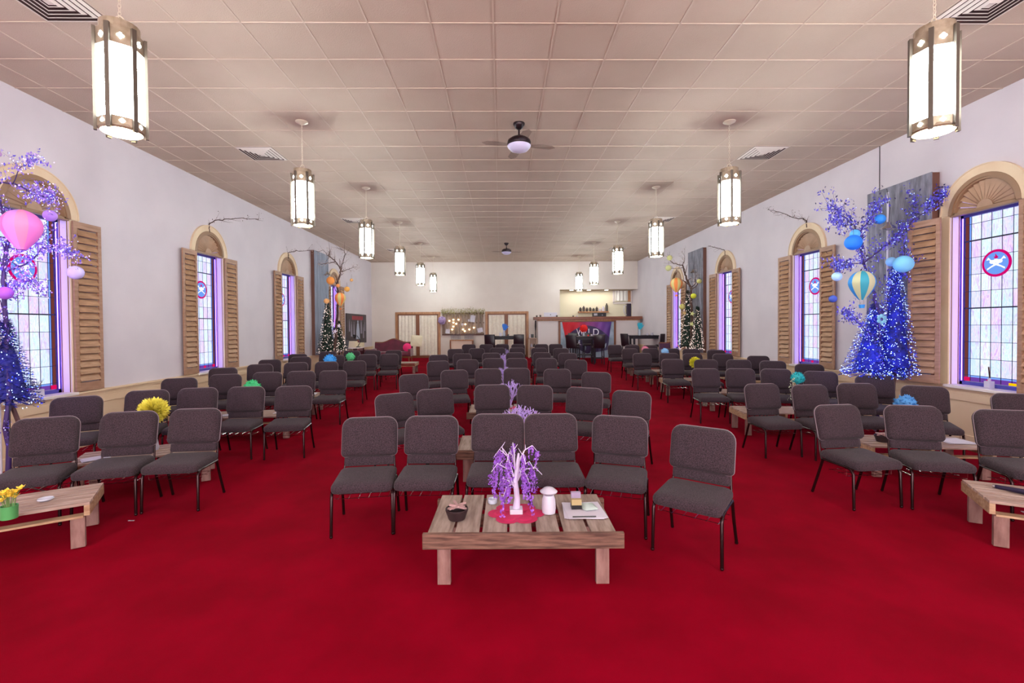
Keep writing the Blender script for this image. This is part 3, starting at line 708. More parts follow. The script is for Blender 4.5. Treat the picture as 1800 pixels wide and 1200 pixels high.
b = MB(); b.lathe([(.04, 0), (.02, .05), (.02, .3), (.04, .5), (.03, .75), (.005, .78)], 10); o = b.build('dark_figurine', M_fanm, loc=(1.57, 20.5, F(20.6)+.901), smooth=50); tag(o, 'tall dark figurine on the low shelf beside the counter wall', 'figurine')
for i, (x, z, c_) in enumerate(((1.38, .481, 'white_plastic'), (1.5, .481, 'dark_jar'), (1.44, .081, 'white_plastic'))):
    b = MB(); b.lathe([(.05, 0), (.06, .06), (.03, .12), (.03, .15)], 12); o = b.build('pottery_cup', MATS[c_], loc=(x, 20.5, F(20.6)+z), smooth=40); tag(o, '%s pottery piece, %s inside the low cream shelf unit' % (('white', 'dark', 'white')[i], ('middle shelf', 'middle shelf', 'bottom shelf')[i]), 'pottery')
# slatted pallet board with garland between the doors
pb = empty('pallet_board', (0, YF, 0), label='weathered upright pallet board with pinned papers between the curtained doors', cat='display board')
xa, xb, zt, zb2 = -2.68, -.76, 2.3, 1.30
M_pw = mat('weathered_board', '#9a8476', .8, noise='#6b584c', scale=5, stretch=(5,5,.8))
for i in range(12):
    xx = xa+(xb-xa)*i/12; b = MB(); b.box(xx, xx+(xb-xa)/12-.03, -.07, -.05, zb2, zt); b.build('slat', M_pw, pb)
b = MB(); b.box(xa, xb, -.05, 0, zb2-.02, zb2+.05); b.box(xa, xb, -.05, 0, 1.8, 1.86); b.box(xa, xb, -.05, 0, zt-.08, zt); b.build('rail', mat('dark_back_rail', '#5a3a34', .8), pb)
b = MB(); b.box(xa, xb, -.09, -.07, zb2-.04, zb2+.02); b.build('bottom_rail', mat('dark_back_rail', '#5a3a34', .8), pb)
rnd = random.Random(2)
for i, (u, v, w_, h_, a) in enumerate(((831, 560, .22, .32, 8), (844, 580, .24, .2, -10), (813, 570, .12, .1, 0), (787, 582, .18, .2, 5), (824, 563, .08, .1, 0))):
    p = atY(u, v, YF-.08); b = MB(); b.box(-w_/2, w_/2, -.003, 0, -h_/2, h_/2); o = b.build('pinned_paper', M_paper, loc=(p.x, YF-.072, p.z)); o.rotation_euler = (0, radians(a), 0); tag(o, '%s white paper pinned to the pallet board' % ('large upper right', 'tilted lower right', 'small centre', 'lower left', 'small upper right')[i], 'paper', 'papers pinned to the pallet board')
M_warm = emi('warm_candle_light', '#ffd8a0', 1.2)
for i, (u, v) in enumerate(((790, 565), (797, 563), (797, 568), (806, 563), (797, 575), (795, 580), (814, 580), (825, 580), (817, 583), (833, 577), (802, 570), (818, 571))):
    p = atY(u, v, YF-.1); b = MB(); b.lathe([(.035, 0), (.04, .06)], 10); o = b.build('votive_light', M_warm, loc=(p.x, YF-.12, p.z)); tag(o, 'small warm votive light on the pallet board, %s' % ('far left', 'upper left', 'mid left', 'top centre', 'lower left', 'bottom left', 'lower centre', 'lower right', 'bottom centre', 'right', 'centre left', 'centre')[i], 'light', 'votive lights on the pallet board')
gr = MB()
for i in range(900):
    x = rnd.uniform(xa-.02, xb+.05); z = zt+.06+rnd.gauss(0, .07)-(.12 if rnd.random() < .15 else 0); s_ = rnd.uniform(.02, .05); M = TR((x, -.1-rnd.random()*.06, z)) @ RXZ(rnd.random()*6, rnd.random()*6, rnd.random()*6)
    gr.add([(0, 0, 0), (s_*.5, s_*.3, 0), (s_*1.3, 0, .005), (s_*.5, -s_*.3, 0)], [(0, 1, 2, 3)], M)
o = gr.build('leaf_garland', mat('garland_leaf', '#a8a458', .7, noise='#80703c', scale=12), loc=(0, YF, 0)); tag(o, 'green and gold leaf garland along the top of the pallet board', 'garland', None, 'stuff')
p = atY(777, 563, YF-.25); b = MB(); 
for i in range(60):
    a, t = rnd.random()*6.28, math.acos(rnd.uniform(-1, 1)); d = Vector((sin(t)*cos(a), sin(t)*sin(a), cos(t))); b.sph(d*.14, .055, 7, 4)
o = b.build('pompom', mat('pompom_lilac', '#a894c4', .8), loc=p, smooth=60); b = MB(); b.tube([(0, .0, .14), (0, .2, .36)], .004, 4); b.build('cord', M_white, o); tag(o, 'lilac paper pompom hanging at the left end of the pallet board', 'pompom')
for i, (u0, u1) in enumerate(((793, 809), (817, 832))):
    p0, p1 = atY(u0, 596, YF-.3), atY(u1, 588, YF-.3); b = MB(); n = 7
    for k in range(n+1):
        x = p0.x+(p1.x-p0.x)*k/n; b.box(x-.006, x+.006, -.01, .01, p0.z, p1.z)
    for k in range(4): z = p0.z+(p1.z-p0.z)*k/3; b.box(p0.x, p1.x, -.012, .012, z-.006, z+.006)
    for k in range(4): z = p0.z+(p1.z-p0.z)*k/3; b.box(p0.x, p0.x+.01, -.012, .2, z-.006, z+.006); b.box(p1.x-.01, p1.x, -.012, .2, z-.006, z+.006)
    o = b.build('wire_basket', mat('wire_grey', '#4a4450', .4, metal=.7), loc=(0, YF-.32, 0)); tag(o, '%s dark wire basket on the side table below the pallet board' % ('left', 'right')[i], 'basket')
p0, p1 = atY(791, 598, YF-.35), atY(832, 598, YF-.35)
r = empty('side_table', (0, YF-.33, FF), label='small cream and brown side table below the pallet board', cat='table')
hz = atY(800, 597, YF-.33).z-FF
b = MB(); b.box(p0.x, p1.x, -.15, .24, hz-.05, hz); b.build('tabletop', M_trim, r)
b = MB(); b.box(p0.x+.05, p1.x-.05, -.1, .2, hz-.4, hz-.05); b.build('cabinet', M_cr, r)
for x in (p0.x+.03, p1.x-.03):
    for y in (-.11, .2): b = MB(); b.box(x-.03, x+.03, y-.03, y+.03, 0, hz-.05); b.build('leg', M_trimd, r)
# pub tables and chairs
M_esp = mat('espresso_wood', '#1a1020', .5); M_lea = mat('dark_leather', '#24151e', .35)
def pub_chair():
    r = empty('pub_chair'); b = MB(); b.puff(rrect(.42, .42, .03, 3), [(.01, 0), (0, .02), (0, .06), (.03, .08)], TR((0, -.21, .62))); b.build('seat', M_lea, r, smooth=50)
    b = MB(); b.puff(rrect(.42, .50, .02, 3), [(.01, -.02), (0, -.01), (0, .03), (.02, .04)], TR((0, .2, .64)) @ Matrix.Rotation(radians(82), 4, 'X')); b.build('backrest', M_lea, r, smooth=50)
    for sx in (-1, 1):
        for sy in (-1, 1): b = MB(); b.cyl((sx*.18, sy*.17, .64), (sx*.19, sy*.2, .0), .022, .018, 6); b.build('leg', M_esp, r)
    b = MB(); b.box(-.17, .17, -.2, -.17, .22, .25); b.box(-.17, .17, .16, .19, .22, .25); b.box(-.2, -.17, -.18, .18, .26, .29); b.box(.17, .2, -.18, .18, .26, .29); b.build('foot_rail', M_esp, r); return r
def pub_table(w_, d_, h_=1.05):
    r = empty('pub_table'); b = MB(); b.box(-w_/2, w_/2, -d_/2, d_/2, h_-.04, h_); b.build('tabletop', M_esp, r, bevel=.006)
    b = MB(); b.box(-w_/2+.08, w_/2-.08, -d_/2+.08, d_/2-.08, h_-.14, h_-.04); b.build('apron', M_esp, r)
    for sx in (-1, 1):
        for sy in (-1, 1): b = MB(); b.cbox(sx*(w_/2-.12), sy*(d_/2-.12), (h_-.14)/2, .07, .07, h_-.14); b.build('leg', M_esp, r)
    b = MB(); b.box(-w_/2+.15, w_/2-.15, -.2, .2, .3, .33); b.build('lower_shelf', M_esp, r); return r
pc0 = pub_chair(); first = True
def pchair(x, y, a, lab):
    global first
    o = pc0 if first else dup(pc0); first = False; o.location = (x, y, F(y)+.001); o.rotation_mode = 'ZYX'; o.rotation_euler = (SLOPE, 0, radians(a)); tag(o, lab, 'chair', 'dark leather pub chairs')
def ptable(u, Y, w_, lab):
    t = pub_table(w_, .8); p = atY(u, 593, Y); t.location = (p.x, Y, F(Y)+.001); tag(t, lab, 'table', 'dark pub-height tables'); return p.x
xc = ptable(1026, 18.1, 1.0, 'dark pub-height table in front of the banner')
pchair(xc-.52, 17.45, 150, 'dark leather pub chair at the left front of the banner table')
pchair(xc+.42, 17.40, 180, 'dark leather pub chair at the right front of the banner table')
pchair(xc-.25, 19.0, 0, 'dark leather pub chair behind the banner table, left'); pchair(xc+.35, 19.0, 0, 'dark leather pub chair behind the banner table, right')
xr_ = ptable(1133, 18.6, 1.25, 'dark pub-height table beside the right wall')
pchair(xr_-.75, 18.2, 115, 'dark leather pub chair at the left end of the right-hand pub table'); pchair(xr_+.45, 17.85, 190, 'dark leather pub chair at the right front of the right-hand pub table')
xl_ = ptable(890, 18.9, 1.35, 'dark pub-height table before the right curtained doors')
pchair(xl_-.62, 18.35, 168, 'dark leather pub chair at the left front of the table by the curtained doors'); pchair(xl_+.45, 18.3, 188, 'dark leather pub chair at the right front of the table by the curtained doors')
# flowers and red pompom on the pub tables
def petal_head(b, c, R, n, rnd, w=.35):
    for i in range(n):
        a, t = rnd.random()*2*pi, math.acos(rnd.uniform(-1, 1)); d = Vector((sin(t)*cos(a), sin(t)*sin(a), cos(t))); e = d.orthogonal().normalized(); f = d.cross(e)
        if rnd.random() < .5: e, f = f, -e
        c = Vector(c); L_ = R*rnd.uniform(.85, 1.05)
        b.add([c+d*.15*R, c+d*.7*L_+e*R*w*.5, c+d*L_+f*.05*R, c+d*.7*L_-e*R*w*.5], [(0, 1, 2, 3)])
def honey(name, mt, c, R, stem_to, lab, group='paper honeycomb decorations on the tables', cat='paper decoration', core=True, n=260, stemm=None, vase=None):
    b = MB(); rnd = random.Random(int(c[0]*99)+5); petal_head(b, (0, 0, 0), R, n, rnd, .28)
    if core: b.sph((0, 0, 0), R*.8, 14, 8)
    o = b.build(name, mt, loc=c)
    b = MB(); b.tube([(0, 0, -R*.7), (.004, 0, stem_to-c[2]+.02)], .005, 5); b.build('stem', stemm or MATS['stem_green'], o)
    if vase:
        b = MB(); z = stem_to-c[2]; b.lathe([(.035, z+.001), (.045, z+.03), (.03, z+.12), (.035, z+.17), (.03, z+.17), (.026, z+.12)], 12); b.build('vase', MATS[vase], o, smooth=50)
    tag(o, lab, cat, group); return o
mat('stem_green', '#6a8a4a', .6); mat('vase_glass', '#cfd4e4', .15, alpha=.75)
def fan_flower(u, v, Y, c1, c2, zt, lab):
    p = atY(u, v, Y); b = MB(); rnd = random.Random(u)
    for i in range(9):
        a = radians(-50+100*i/8+20); d = Vector((sin(a)*.5, rnd.uniform(-.2, .2), cos(a))).normalized(); e = d.cross(Vector((0, 1, 0))).normalized(); L_ = .26
        b.add([(0, 0, -.12), d*.15+e*.035, d*L_, d*.15-e*.035], [(0, 1, 2, 3)]); 
    o = b.build('feather_flower', mat(c1, c2, .6), loc=p)
    b = MB(); z = zt-p.z
    for dx in (-.03, 0, .04): b.tube([(dx*.3, 0, -.1), (dx, 0, z+.02)], .006, 5)
    b.build('stem', MATS['stem_green'], o); b = MB(); b.lathe([(.05, z+.001), (.06, z+.1), (.04, z+.2), (.045, z+.24)], 12); b.build('vase', MATS['vase_glass'], o, smooth=50)
    tag(o, lab, 'flowers'); return o
fan_flower(886, 579, 18.9, 'blue_feather', '#2a6fd0', F(18.9)+1.051, 'blue feather flower in a vase on the table by the curtained doors')
fan_flower(1124, 577, 18.6, 'teal_feather', '#2ab0c8', F(18.6)+1.051, 'teal feather flower in a glass vase on the right-hand pub table')
p = atY(1026, 577, 18.1); honey('pompom', mat('pompom_red', '#e01818', .6), p, .18, F(18.1)+1.052, 'large red paper pompom on the table before the banner', cat='pompom', group=None, vase='vase_glass')
for i, (u, Y, m_, s_) in enumerate(((1018, 18.0, 'white_plastic', .03), (1040, 18.0, 'white_plastic', .035), (1034, 17.9, 'pompom_red', .03), (880, 18.8, 'dark_jar', .05), (893, 18.8, 'dark_jar', .035), (1138, 18.5, 'white_plastic', .04), (1146, 18.5, 'white_plastic', .05))):
    q = atY(u, 592, Y); b = MB(); b.lathe([(s_, 0), (s_*1.1, s_*2)], 10); o = b.build('table_cup', MATS[m_], loc=(q.x, Y, F(Y)+1.054)); tag(o, 'small %s cup on the %s pub table, %s' % ({'white_plastic': 'white', 'pompom_red': 'red', 'dark_jar': 'dark'}[m_], 'banner' if i < 3 else ('left-hand' if i < 5 else 'right-hand'), ('left', 'right', 'middle', 'left of the flower', 'right of the flower', 'nearer the flower', 'outermost')[i]), 'cup', 'cups on the pub tables')
# settee and left rear corner
def settee(x, y, a, L_, lab, mt):
    r = empty('settee', (x, y, F(y)+.001)); r.rotation_mode = 'ZYX'; r.rotation_euler = (SLOPE, 0, radians(a)); tag(r, lab, 'sofa')
    b = MB(); b.puff(rrect(L_-.1, .6, .05), [(.02, 0), (0, .03), (0, .12), (.04, .16)], TR((0, -.35, .3))); b.build('seat_cushion', mt, r, smooth=50)
    b = MB(); n = 24; v = []
    for i in range(n+1):
        t = i/n; xx = -L_/2+L_*t; zz = .78+.14*sin(pi*t)**2+.03*cos(4*pi*t)
        for yy in (.2, .32): v += [(xx, yy, .3), (xx, yy+.05, zz)]
    f = []
    for i in range(n):
        k = 4*i; f += [(k, k+4, k+5, k+1), (k+2, k+3, k+7, k+6), (k+1, k+5, k+7, k+3)]
    f += [(0, 1, 3, 2), (4*n, 4*n+2, 4*n+3, 4*n+1)]; b.add(v, f); b.build('backrest', mt, r, smooth=50)
    b = MB(); b.tube([(-L_/2+L_*i/n, .3, .795+.14*sin(pi*i/n)**2+.03*cos(4*pi*i/n)) for i in range(n+1)], .025, 8); b.build('carved_top_rail', M_trimd, r, smooth=60)
    for s in (-1, 1):
        b = MB(); b.puff(rrect(.62, .3, .06), [(0, -.05), (0, .05)], TR((s*(L_/2-.03), -.04, .28)) @ Matrix.Rotation(pi/2, 4, 'Z') @ Matrix.Rotation(pi/2, 4, 'X')); b.build('arm', mt, r, smooth=50)
        for yy in (-.3, .25): b = MB(); b.cyl((s*(L_/2-.06), yy, .31), (s*(L_/2-.04), yy-.02, 0), .03, .018, 8); b.build('leg', M_trimd, r)
    return r
M_burg = mat('burgundy_velvet', '#6a1030', .6, noise='#520a24', scale=4, sheen=.3); M_plum = mat('plum_velvet', '#4a1838', .6, sheen=.3)
p = atY(690, 620, 18.6); settee(p.x, 18.6, 0, 1.55, 'burgundy settee with curved wooden top rail, left rear', M_burg)
p = atY(1193, 612, 16.6); settee(p.x+.1, 16.6, -3, 1.45, 'plum velvet settee behind the right block, beside the rear fir tree', M_plum)
settee(-5.3, 17.95, 78, .6, 'burgundy armchair beside the settee, left rear corner', M_burg)
p = atY(729, 619, 18.2); b = MB(); b.puff(rrect(.46, .46, .05), [(.2, -.07), (.05, -.045), (.0, 0), (.05, .045), (.2, .07)], Matrix.Rotation(radians(75), 4, 'X')); o = b.build('throw_pillow', mat('cream_pillow', '#d8ccb0', .8), loc=(p.x, 18.45, F(18.2)+.68), smooth=60); o.rotation_euler = (0, radians(4), 0); tag(o, 'square cream pillow at the right end of the burgundy settee', 'pillow')
p = atY(714, 619, 18.0); b = MB(); b.lathe([(.001, -.06), (.1, -.055), (.17, 0), (.1, .055), (.001, .06)], 20, Matrix.Rotation(radians(80), 4, 'X')); o = b.build('round_pillow', mat('hot_pink', '#e82a72', .7), loc=(p.x-.05, 18.42, F(18.4)+.64), smooth=60); tag(o, 'round hot pink pillow on the burgundy settee', 'pillow')
M_wtab = mat('folding_table_white', '#d8ccc8', .6)
r = empty('folding_table', (-5.48, 16.9, F(16.9)+.001), label='white table against the left wall under the poster', cat='table')
b = MB(); b.box(-.36, .36, -.5, .5, .72, .76); b.build('tabletop', M_wtab, r)
for sx in (-1, 1):
    for sy in (-1, 1): b = MB(); b.cyl((sx*.3, sy*.44, 0), (sx*.3, sy*.44, .72), .02); b.build('leg', M_tube, r)
for i, (x, y, sx, sz) in enumerate(((-5.5, 16.7, .5, .22), (-5.3, 17.22, .28, .15))):
    b = MB(); b.box(-sx/2, sx/2, -.15, .15, 0, sz); o = b.build('cardboard_box', mat('cream_box', '#d8c8a8', .7), loc=(x, y, F(16.9)+.762), bevel=.004); tag(o, '%s cream box on the white table under the poster' % ('large', 'small')[i], 'box')
r = empty('desk_lamp', (-5.22, 16.75, F(16.9)+.762), label='black jointed desk lamp on the white table, left rear', cat='lamp')
b = MB(); b.lathe([(.09, 0), (.09, .02), (.02, .03)], 14); b.build('base', M_black, r)
b = MB(); b.tube([(0, 0, .02), (.12, 0, .22), (-.02, 0, .42)], .012, 6); b.build('arm', M_black, r); b = MB(); b.lathe([(.02, .06), (.09, -.04)], 12, TR((-.1, 0, .40)) @ Matrix.Rotation(1.2, 4, 'Y')); b.build('shade', M_black, r)
p = atY(611, 613, 15.3); r = empty('music_stand', (-5.3, 15.3, F(15.3)+.001), label='dark grey music stand beside the left rear fir tree', cat='stand')
b = MB(); b.cyl((0, 0, 0), (0, 0, .85), .015); b.build('pole', M_black, r); b = MB(); b.add([(-.22, -.02, .82), (.22, -.02, .82), (.22, .08, 1.08), (-.22, .08, 1.08)]+[(-.22, 0, .82), (.22, 0, .82), (.22, .1, 1.08), (-.22, .1, 1.08)], [(0, 1, 2, 3), (7, 6, 5, 4), (0, 4, 5, 1), (2, 6, 7, 3), (1, 5, 6, 2), (0, 3, 7, 4)]); b.build('desk', mat('stand_grey', '#5a585e', .5), r)
for a in (0, 2.1, 4.2): b = MB(); b.cyl((0, 0, .12), (.22*cos(a), .22*sin(a), .005), .01); b.build('leg', M_black, r)
# poster on the left wall
r = empty('framed_poster', (XL+.035, 18.75, 1.6), label='dark framed poster of pale robed figures with red heading, left wall', cat='poster')
b = MB(); b.box(-.02, .012, -1.27, 1.27, -.6, .6); b.build('panel', mat('poster_dark', '#3a3038', .5, noise='#221a20', scale=3), r)
b = MB(); rnd = random.Random(8)
def figure(b, y, z, h_, w_):
    b.add([(.014, y+w_*c_, z+h_*d_) for c_, d_ in ((-.5, 0), (.5, 0), (.42, .45), (.22, .78), (.1, .85), (.14, .93), (0, 1), (-.14, .93), (-.1, .85), (-.22, .78), (-.42, .45))], [tuple(range(11))])
figure(b, .1, -.42, .78, .5); b.build('central_figure', mat('poster_pale', '#a8b0c4', .6), r)
b = MB()
for y, z, h_, w_ in ((-.95, -.1, .5, .15), (-.7, -.3, .6, .2), (-.4, -.35, .65, .2), (.55, -.2, .6, .25), (.85, -.4, .6, .18), (1.05, -.1, .5, .14)): figure(b, y, z, h_, w_)
b.build('side_figures', mat('poster_grey', '#8a8494', .6), r)
b = MB()
for i in range(9): y = -.62+.16*i; b.box(.012, .016, y, y+.1, .36, .52)
b.build('heading', mat('poster_red', '#a83040', .6), r)
# ================= weathered panels =================
M_pan = mat('weathered_panel', '#8c8a98', .7, noise='#66646f', scale=4, stretch=(1,4,1), bump=.4, bscale=30); M_pant = mat('panel_batten_wood', '#6a4438', .7)
M_panb = mat('weathered_panel_blue', '#8f98ac', .6, noise='#6c7486', scale=3, stretch=(1,7,.6), bump=.3, bscale=30)
def wallpanel(X, sg, y0, y1, z0, z1, t, lab, mt=M_pan):
    r = empty('weathered_panel', (X+sg*.006, (y0+y1)/2, 0)); h_ = (y1-y0)/2; tag(r, lab, 'panel', 'weathered panels leaning on the side walls')
    n = 8; xs = sg*t
    for i in range(4):
        b = MB(); ya = -h_+2*h_*i/4; k = 6
        for q in range(k):   # shallow ribs
            yy = ya+(2*h_/4)*q/k; wq = 2*h_/4/k-.001; tt = t+(.003 if q % 2 else 0); b.box(*sorted((sg*(t-.012), sg*tt)), yy, yy+wq, z0, z1)
        b.build('board', mt, r)
    b = MB()
    for yy in (-h_+.05, 0, h_-.05): b.box(*sorted((0, sg*(t-.012))), yy-.03, yy+.03, z0, z1)
    for zz in (z0+.1, (z0+z1)/2, z1-.1): b.box(*sorted((sg*(t-.06), sg*(t-.0125))), -h_+.1, h_-.1, zz-.04, zz+.04)
    b.build('batten', M_pant, r); return r
wallpanel(XR, -1, 6.51, 7.66, .83, 3.84, .135, 'weathered grey panel beside the nearest right window')
wallpanel(XR, -1, 13.98, 15.08, .80, 4.04, .12, 'weathered grey panel between the third and fourth right windows')
wallpanel(XL, 1, 14.35, 15.5, .80, 4.08, .12, 'weathered blue-grey panel between the third and fourth left windows', M_panb)
for y in (7.56,): 
    b = MB(); b.cyl((XR-.02, y, 3.86), (XR-.02, y, H), .006); o = b.build('hanging_wire', M_black); tag(o, 'thin dark wire from the ceiling to the right weathered panel', 'wire')
# ================= fir trees with lights =================
M_fir = mat('fir_needles', '#14281c', .7); M_firb = mat('fir_needles_blue', '#1420b4', .7, noise='#080c58', scale=9)
M_firl = mat('fir_needles_navy', '#22248c', .7, noise='#0e1050', scale=9)
M_bw = emi('blue_white_bulb', '#9ab8ff', 1.3); M_ww = emi('warm_white_bulb', '#ffe0d4', .5); M_bl = emi('blue_glow_bulb', '#3048ff', .5); M_bark = mat('bark', '#4a2c28', .8)
def fir(x, y, z0, z1, R, mn, lab, bulbs, seed=1, clampx=None, nb=240, nl=900, foot=None, nw=.006):
    r = empty('fir_tree', (x, y, F(y))); tag(r, lab, 'tree'); rnd = random.Random(seed); f0 = F(y)
    def cl(p):
        p = Vector(p)
        if clampx is not None:
            p.x = min(p.x, clampx-x) if clampx > 0 else max(p.x, clampx-x)
        return p
    b = MB(); h_ = z1-z0
    for i in range(nb):
        t = (i+.5)/nb; t = t**1.25; z = z0-f0+h_*t; rr = R*(1-t)**.85+.03; a = i*2.399; droop = .12
        tip = Vector((rr*cos(a), rr*sin(a), z-droop*rr)); root = Vector((0, 0, z+.04))
        k = max(4, int(rr*nl/22))
        for q in range(k):
            s_ = (q+.5)/k; p = root.lerp(tip, .12+.88*s_)
            for sd in (-1, 1):
                d = Vector((cos(a), sin(a), -.1)); e = Vector((-sin(a), cos(a), 0))*sd; L_ = .055*(1.2-s_*.5)
                dd = (d*.7+e*.8+Vector((0, 0, rnd.uniform(-.5, .6)))).normalized(); w_ = dd.orthogonal().normalized()*nw
                b.add([cl(p-w_), cl(p+w_), cl(p+dd*L_)], [(0, 1, 2)])
    n_ = 14; vv = [cl((R*.62*cos(2*pi*i/n_), R*.62*sin(2*pi*i/n_), z0-f0+.06)) for i in range(n_)]+[cl((R*.3*cos(2*pi*i/n_), R*.3*sin(2*pi*i/n_), z0-f0+h_*.6)) for i in range(n_)]+[Vector((0, 0, z1-f0-.12))]
    b.add(vv, [(i, (i+1) % n_, n_+(i+1) % n_, n_+i) for i in range(n_)]+[(n_+i, n_+(i+1) % n_, 2*n_) for i in range(n_)])
    b.build('needles', mn, r)
    b = MB(); fx = foot or (0, 0); b.tube([(fx[0], fx[1], 0), (0, 0, z0-f0+.1), (0, 0, z1-f0-.05)], [.022, .022, .006], 6); b.build('trunk', M_bark, r)
    for nm, mt, cnt, sz in bulbs:
        b = MB()
        for i in range(cnt):
            t = rnd.random()**1.4; z = z0-f0+h_*t*.98; rr = (R*(1-t)**.85+.03)*rnd.uniform(.75, 1.05); a = rnd.random()*2*pi; c = cl((rr*cos(a), rr*sin(a), z-.05)); s2 = sz*rnd.uniform(.7, 1.3)
            b.add([c+Vector(v)*s2 for v in ((1, 0, 0), (-1, 0, 0), (0, 1, 0), (0, -1, 0), (0, 0, 1), (0, 0, -1))], [(0, 2, 4), (2, 1, 4), (1, 3, 4), (3, 0, 4), (2, 0, 5), (1, 2, 5), (3, 1, 5), (0, 3, 5)])
        o = b.build('string_lights', mt, r); o['kind'] = 'stuff'
    return r
BL = [('a', M_bw, 480, .006), ('b', M_bl, 300, .008)]
WL = [('a', M_ww, 330, .009)]
fir(5.78, 6.98, .90, 1.95, .42, M_firb, 'wide blue-lit fir tree left of the nearest right shutter', BL, 1, 6.15)
fir(5.93, 6.78, .95, 2.62, .27, M_firb, 'tall narrow blue-lit fir tree behind the nearest right shutter', BL, 2, 6.12, foot=(-.05, .0))
fir(-5.45, 5.12, .86, 1.75, .26, M_firl, 'blue-lit fir tree at the left edge by the nearest left window', [('a', M_bw, 120, .006), ('b', M_bl, 80, .008)], 3, -5.8, foot=(.62, -.25))
fir(-5.38, 14.3, .92, 2.5, .30, M_fir, 'dark fir tree with white lights before the left weathered panel', WL, 4, -5.75, nl=700, nw=.013)
fir(-5.2, 14.75, .92, 1.85, .26, M_fir, 'smaller dark fir tree with white lights, left rear', WL, 5, None, nl=600, nw=.013)
fir(6.0, 14.55, .95, 2.75, .30, M_fir, 'tall dark fir tree with white lights before the right rear panel', WL, 6, 6.2, nl=700, nw=.013)
fir(6.05, 13.95, .95, 2.2, .2, M_fir, 'shorter dark fir tree with white lights, right rear', WL, 7, 6.2, nl=600, nw=.013)
def glow(x, y, z, e, c, rad=.25):
    L = bpy.data.lights.new('string_light_glow', 'POINT'); L.energy = e; L.color = c; L.shadow_soft_size = rad; o = bpy.data.objects.new('string_light_glow', L); COL.objects.link(o); o.location = (x, y, z)
glow(5.3, 6.6, 2.2, 2.2, (.25, .3, 1)); glow(5.3, 6.7, 1.3, 1.4, (.15, .25, 1)); glow(-5.15, 4.9, 2.4, 2.0, (.55, .25, 1)); glow(-5.1, 4.9, 1.2, 1.0, (.3, .25, 1))
# ================= lit branch trees =================
def branches(name, main, Y_or_pts, lab, barkm, r0, leafs, bulbs, seed, group=None, twig=True, tl_=.28, tn=7):
    r = empty(name, tuple(Y_or_pts)); tag(r, lab, 'tree', group); rnd = random.Random(seed); o0 = Vector(Y_or_pts)
    def cx(p):
        p.x = max(min(p.x, XR-.03-o0.x), XL+.03-o0.x); return p
    b = MB(); tips = []
    for poly, ra, rb in main:
        P_ = [Vector(p)-o0 for p in poly]; n = len(P_)
        # resample with slight jitter
        Q = []; 
        for i in range(n-1):
            for k in range(4):
                t = k/4; Q.append(cx(P_[i].lerp(P_[i+1], t)+Vector((rnd.gauss(0, .008), rnd.gauss(0, .008), rnd.gauss(0, .008)))))
        Q.append(P_[-1]); m_ = len(Q); b.tube(Q, [ra+(rb-ra)*i/(m_-1) for i in range(m_)], 6)
        if twig:
            for i in range(2, m_):
                if rnd.random() < .62:
                    d = (Q[i]-Q[i-1]).normalized(); a = (d+Vector((rnd.uniform(-1, 1), rnd.uniform(-1, 1), rnd.uniform(-.6, 1)))).normalized(); L_ = tl_*rnd.uniform(.3, 1); p1 = cx(Q[i]+a*L_*.5+Vector((0, 0, rnd.uniform(-.03, .03)))); p2 = cx(Q[i]+a*L_+Vector((0, 0, rnd.uniform(-.06, .06))))
                    b.tube([Q[i], p1, p2], [rb*.8, rb*.5, rb*.25], 4); tips += [p1, p2, Q[i].lerp(p1, .5)]
        tips += Q[m_//3:]
    b.build('branches', barkm, r, smooth=60)
    for nm, mt, per, sz, spread in leafs:
        b = MB()
        for p in tips:
            for k in range(per):
                c = cx(p+Vector((rnd.gauss(0, spread), rnd.gauss(0, spread), rnd.gauss(0, spread)))); M = TR(c) @ RXZ(rnd.random()*6.3, rnd.random()*6.3, rnd.random()*6.3); s_ = sz*rnd.uniform(.6, 1.3)
                b.add([(-s_, 0, 0), (0, s_*.5, s_*.15), (s_, 0, 0), (0, -s_*.5, s_*.15)], [(0, 1, 2, 3)], M)
        b.build(nm, mt, r)
    for nm, mt, per, sz in bulbs:
        b = MB()
        for p in tips:
            for k in range(per):
                c = p+Vector((rnd.gauss(0, .03), rnd.gauss(0, .03), rnd.gauss(0, .03)))
                b.add([c+Vector(v)*sz for v in ((1, 0, 0), (-1, 0, 0), (0, 1, 0), (0, -1, 0), (0, 0, 1), (0, 0, -1))], [(0, 2, 4), (2, 1, 4), (1, 3, 4), (3, 0, 4), (2, 0, 5), (1, 2, 5), (3, 1, 5), (0, 3, 5)])
        o = b.build('string_lights', mt, r); o['kind'] = 'stuff'
    return r
M_brv = mat('violet_branch', '#3a2260', .6); M_lfv = mat('violet_blossom', '#5a4ec8', .6); M_lfl = mat('lilac_blossom', '#9a7ad8', .6); M_pkb = emi('lilac_bulb', '#d8a8ff', .8)
def line(px, Y, jit=0.):
    out = []
    for i, q in enumerate(px):
        yy = q[2] if len(q) > 2 else Y; out.append(tuple(atY(q[0], q[1], yy)))
    return out
Yt = 6.85
